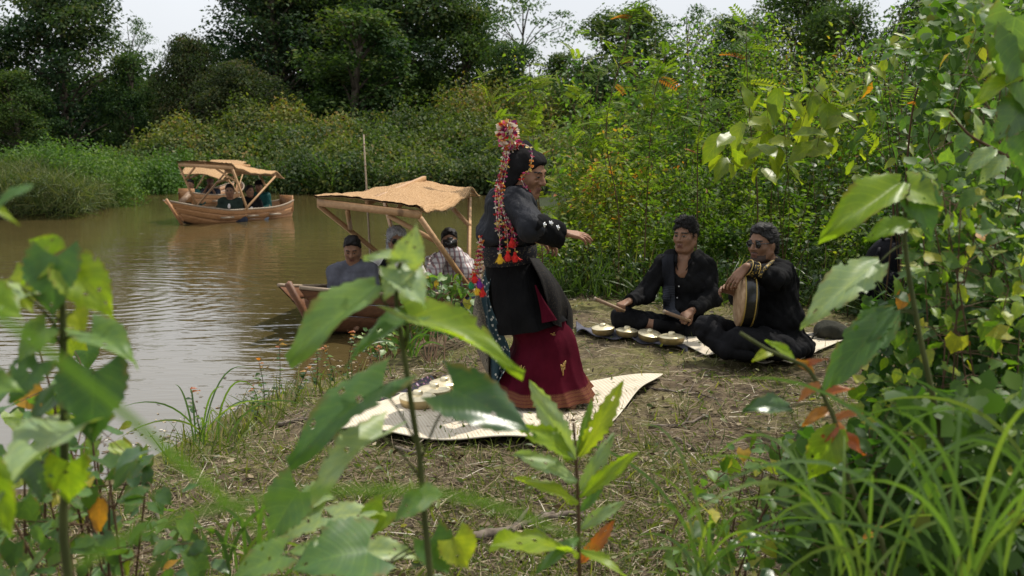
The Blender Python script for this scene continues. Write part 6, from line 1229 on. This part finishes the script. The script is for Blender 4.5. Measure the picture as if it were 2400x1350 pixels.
shrub('low_shrub', 'shaded low shrub in the bottom right corner', (2.0, 2.7), [(950, 2080, 2430), (1080, 1900, 2430), (1200, 1750, 2430), (1340, 1650, 2430)], 9, 298, .042, ('heart', 'ovate'), (MMIX, MDK), .003, group=GS)
shrub('low_shrub', 'patch of small round leaves below the red leaf sapling', (2.4, 3.1), [(1010, 1760, 1960), (1120, 1640, 1960), (1250, 1600, 1900), (1340, 1560, 1850)], 8, 120, .050, ('heart', 'ovate'), (MMIX, MG), .004, group=GS)
shrub('low_shrub', 'low leafy weeds in the bottom left corner', (1.7, 2.5), [(1050, 0, 330), (1150, -20, 430), (1250, -20, 470), (1345, -20, 520)], 9, 170, .052, ('heart', 'ovate'), (MMIX, MDK, MG), .005, group=GS)
shrub('low_shrub', 'leafy weeds growing between the left plant and the water', (1.9, 2.6), [(780, 60, 190), (900, 20, 260), (1000, 0, 330), (1080, 0, 380)], 7, 70, .055, ('heart', 'ovate'), (MMIX, MG, MY), .005, group=GS)
shrub('waterside_bush', 'green leafy bush on the bank in front of the near boat', (7.2, 7.9), [(640, 1000, 1080), (690, 945, 1105), (740, 935, 1115), (790, 930, 1110), (830, 940, 1100)], 10, 260, .075, ('ovate', 'ovate', 'heart'), (MMIX, MG), .006, base=(1020, 838), group=GS)
shrub('waterside_bush', 'small dark leaved bush left of the waterside bush', (6.6, 7.2), [(770, 850, 920), (810, 840, 930), (850, 835, 930), (890, 840, 920)], 6, 80, .055, ('ovate',), (MDK, MP_, MMIX), .005, base=(880, 895), group=GS)
shrub('broadleaf_shrub', 'large leaved yellow green shrub in the middle of the thicket', (7.6, 8.4), [(205, 1800, 1960), (260, 1740, 1990), (320, 1680, 1960), (400, 1660, 1900)], 7, 60, .22, ('ovate',), (MTHB,), .004, base=(1830, 712), group=GS, facing=.8)
shrub('broadleaf_shrub', 'fresh green broad leaved shrub right of the yellow one', (6.4, 7.4), [(80, 2060, 2200), (180, 2000, 2230), (300, 1990, 2220), (420, 2000, 2200)], 7, 130, .13, ('ovate', 'lance'), (MMIX, MG, MTHB), .004, base=(2120, 760), group=GS, facing=.8)
# the leaf mass deeper inside the right hand shrubs
VF = Leaves()
def fill(n, xr, yr, Yr, size, rn):
    px, py, Y = rng.uniform(*xr, n), rng.uniform(*yr, n), rng.uniform(*Yr, n); a_, b_ = (px - 1200) / F, (py - 675) / F; dy = CT - b_ * ST; p = np.column_stack([a_ * Y / dy, Y, CAM_Z + (-ST - b_ * CT) * Y / dy])
    p = p[p[:, 2] > .01]; n = len(p); VF.add(T_ROUND, p, nrm(rng.normal(0, .6, (n, 3)) + V(0, -.3, -.4)), nrm(V(0, -.4, 1) + rng.normal(0, .45, (n, 3))), size * rng.uniform(.6, 1.3, n), 1.0, np.clip(rng.normal(rn, .25, n), 0, 1))
fill(3200, (2130, 2460), (380, 760), (3.0, 4.6), .046, .4); fill(3200, (2030, 2460), (700, 1010), (2.9, 4.0), .042, .3); fill(2600, (2160, 2460), (-20, 420), (4.2, 5.6), .058, .5); fill(1800, (1850, 2450), (1000, 1340), (2.2, 2.9), .045, .3); fill(800, (2120, 2460), (900, 1340), (1.9, 2.6), .045, .35)
tag(VF.build('shrub_interior', M_THICKG), 'dense inner leaf mass of the right hand shrubs', 'foliage', kind='stuff')
# small red tipped weeds along the waterline
WEEDL = ['third red tipped weed from the left along the waterline', 'tall red tipped weed left of the driftwood stick', 'short red tipped weed just above the driftwood stick', 'red tipped weed in front of the brown boat reflection', 'red tipped weed under the big left leaf of the sapling', 'tallest red tipped weed left of the small dark bush',
         'short weed at the foot of the small dark bush', 'rightmost red tipped weed beside the sapling stem', 'small red tipped weed at the corner of the bank', 'single weed with a red tip between left plant and water']
for i, (px, py, h) in enumerate(((620, 960, .30), (655, 930, .34), (690, 945, .22), (740, 915, .30), (785, 905, .26), (815, 895, .34), (860, 890, .22), (905, 880, .30), (600, 985, .2), (470, 1030, .28))):
    g_ = at_z(px, py, ZW + .06); e = empty('red_tipped_weed', tuple(g_), WEEDL[i], 'weed', 'red tipped weeds at the waterline')
    tp = g_ + V(rng.normal(0, .04), rng.normal(0, .04), h); stem_to(e, [g_, (g_ + tp) / 2 + V(rng.normal(0, .02), 0, 0), tp], .003, .0015, M_REDSTEM, n=8)
    for k in range(15):
        f = (k + 1) / 15; p = g_ + (tp - g_) * f; d = nrm(V(*rng.normal(0, 1, 2), .25)); leaf_obj(e, SMALL['ovate'][k % 4], p, p + d * .045 * rng.uniform(.7, 1.2), UP, .9, MRED if f > .8 else MDK if k % 2 else MMIX)
# tall bare saplings that stand out of the thicket
def sapling(pts, Y, label, tops, seed):
    P = [at_y(a, c, Y) for a, c in pts]; g_ = V(P[0][0], Y, float(ground_z([[P[0][0], Y]])[0])); e = empty('thin_sapling', tuple(g_), label, 'sapling', 'tall saplings in the thicket'); stem_to(e, [g_] + P, .007, .003, M_REDSTEM, n=18)
    L = Leaves(); n = tops * 2; allp = spline([g_] + P, 40); base = allp[np.clip((40 * (.35 + .65 * rng.random(n) ** .8)).astype(int), 0, 39)]; d = rdir(n, .3); L.add(T_PINN, base, d * V(1, 1, .5) + V(0, 0, .2), nrm(V(0, 0, 1) + rng.normal(0, .25, (n, 3))), rng.uniform(.10, .22, n), 1.0, np.clip(rng.normal(.6, .2, n), 0, 1)); o = L.build('fronds', M_THICK, e); o['kind'] = 'stuff'
sapling([(1512, 560), (1520, 400), (1530, 240), (1560, 130)], 9.2, 'thin leaning sapling left of the young man', 26, 1); sapling([(1634, 500), (1636, 330), (1650, 250)], 8.3, 'dark bare stem rising right behind the young man', 8, 2)
sapling([(1776, 480), (1762, 330), (1752, 190), (1748, 60)], 8.9, 'straight brown sapling above the bearded man', 24, 3); sapling([(2090, 420), (1990, 290), (1860, 160)], 8.0, 'long stem leaning left across the thicket', 5, 4)
sapling([(2130, 330), (2165, 160), (2190, -10)], 5.6, 'dry brown stalk in front of the tall right hand shrub', 3, 5); sapling([(1272, 620), (1262, 460), (1250, 330), (1240, 150)], 9.0, 'feathery sapling just right of the headdress', 30, 6); sapling([(1190, 480), (1180, 330), (1130, 180)], 10.4, 'feathery sapling leaning left behind the headdress', 26, 7); sapling([(1450, 500), (1420, 300), (1470, 90), (1490, 10)], 9.4, 'tall feathery sapling right of the sky gap', 26, 8)
# long grass blades near the camera
def tuft(label, px, py, Y, n, L_, w, lean, mats, group='grass tufts near the camera'):
    g_ = at_y(px, py, Y); g_[2] = max(g_[2], float(ground_z([g_[:2]])[0])); e = empty('grass_tuft', tuple(g_), label, 'grass tuft', group)
    for i in range(n):
        a = rng.normal(0, .8) + lean; ln = L_ * rng.uniform(.55, 1.15); d = V(math.sin(a), rng.normal(-.1, .35), 0); s_ = np.linspace(0, 1, 11); rise = rng.uniform(.55, .95); k = rng.uniform(.5, 1.2)
        P = g_ + V(rng.normal(0, .03), rng.normal(0, .03), 0) + d * (ln * .75 * s_[:, None] ** 1.3 * (1 + .2 * s_[:, None])) + np.outer(ln * rise * (s_ * 1.5 - k * s_ ** 2.4), V(0, 0, 1)); sd = nrm(np.cross(np.gradient(P, axis=0), V(rng.normal(0, .4), 1, rng.normal(0, .4)))); ww = (w * (1 - s_ ** 2.2) * (.45 + s_ ** .5) + .0006)[:, None]
        md = P - V(0, 0, 1) * ww * .35; A = Acc().grid(np.stack([P - sd * ww, md, P + sd * ww], 1), r=rng.random()); A.build('blade', mats[i % len(mats)], e, True)
M_BLG = leaf_mat('long_grass', [(0, (.05, .10, .025)), (.5, (.085, .155, .03)), (1, (.15, .2, .035))], .42, .35, .5)
tuft('arching grass tuft at the bottom right of middle', 1640, 1345, 2.0, 15, .38, .0028, -.3, [M_BLG]); tuft('bright grass tuft in the bottom right', 2030, 1400, 1.6, 17, .46, .0029, .1, [M_BLG]); tuft('long grass tuft in the right corner', 2270, 1420, 1.5, 19, .50, .0032, -.3, [M_BLG]); tuft('grass tuft at the right edge under the vines', 2420, 1200, 1.9, 12, .45, .004, -.7, [M_BLG])
tuft('grass tuft left of the bottom seedling', 560, 1340, 2.1, 16, .26, .004, .3, [M_BLG]); tuft('thin grass at the water beside the left plant', 480, 1040, 4.4, 14, .5, .004, .2, [M_BLG]); tuft('grass standing at the foot of the waterside bush', 960, 835, 6.7, 16, .40, .007, .3, [M_BLG])
def long_blade(label, pts, Y, w):
    P = spline([at_y(a, c, y) for (a, c), y in zip(pts, Y)], 24); e = empty('stray_grass', tuple(P[0]), label, 'grass blade', 'out of focus grass blades'); s_ = np.linspace(0, 1, 24); sd = nrm(np.cross(np.gradient(P, axis=0), V(.1, 1, .25))); ww = (w * np.minimum(1, 3.5 * (1 - s_)) + .0004)[:, None]
    Acc().grid(np.stack([P - sd * ww, P + V(0, .001, 0), P + sd * ww], 1), r=.45).build('blade', M_BLG, e, True)
long_blade('blurred grass blade slanting down across the left plant', [(-60, 700), (120, 830), (280, 960), (430, 1090), (560, 1200), (640, 1290)], [.42, .43, .44, .45, .46, .47], .0022); long_blade('blurred arching grass blade across the bottom', [(180, 1330), (330, 1245), (560, 1180), (820, 1150), (1080, 1165), (1300, 1240), (1420, 1310)], [.42, .42, .43, .44, .45, .46, .47], .0018)
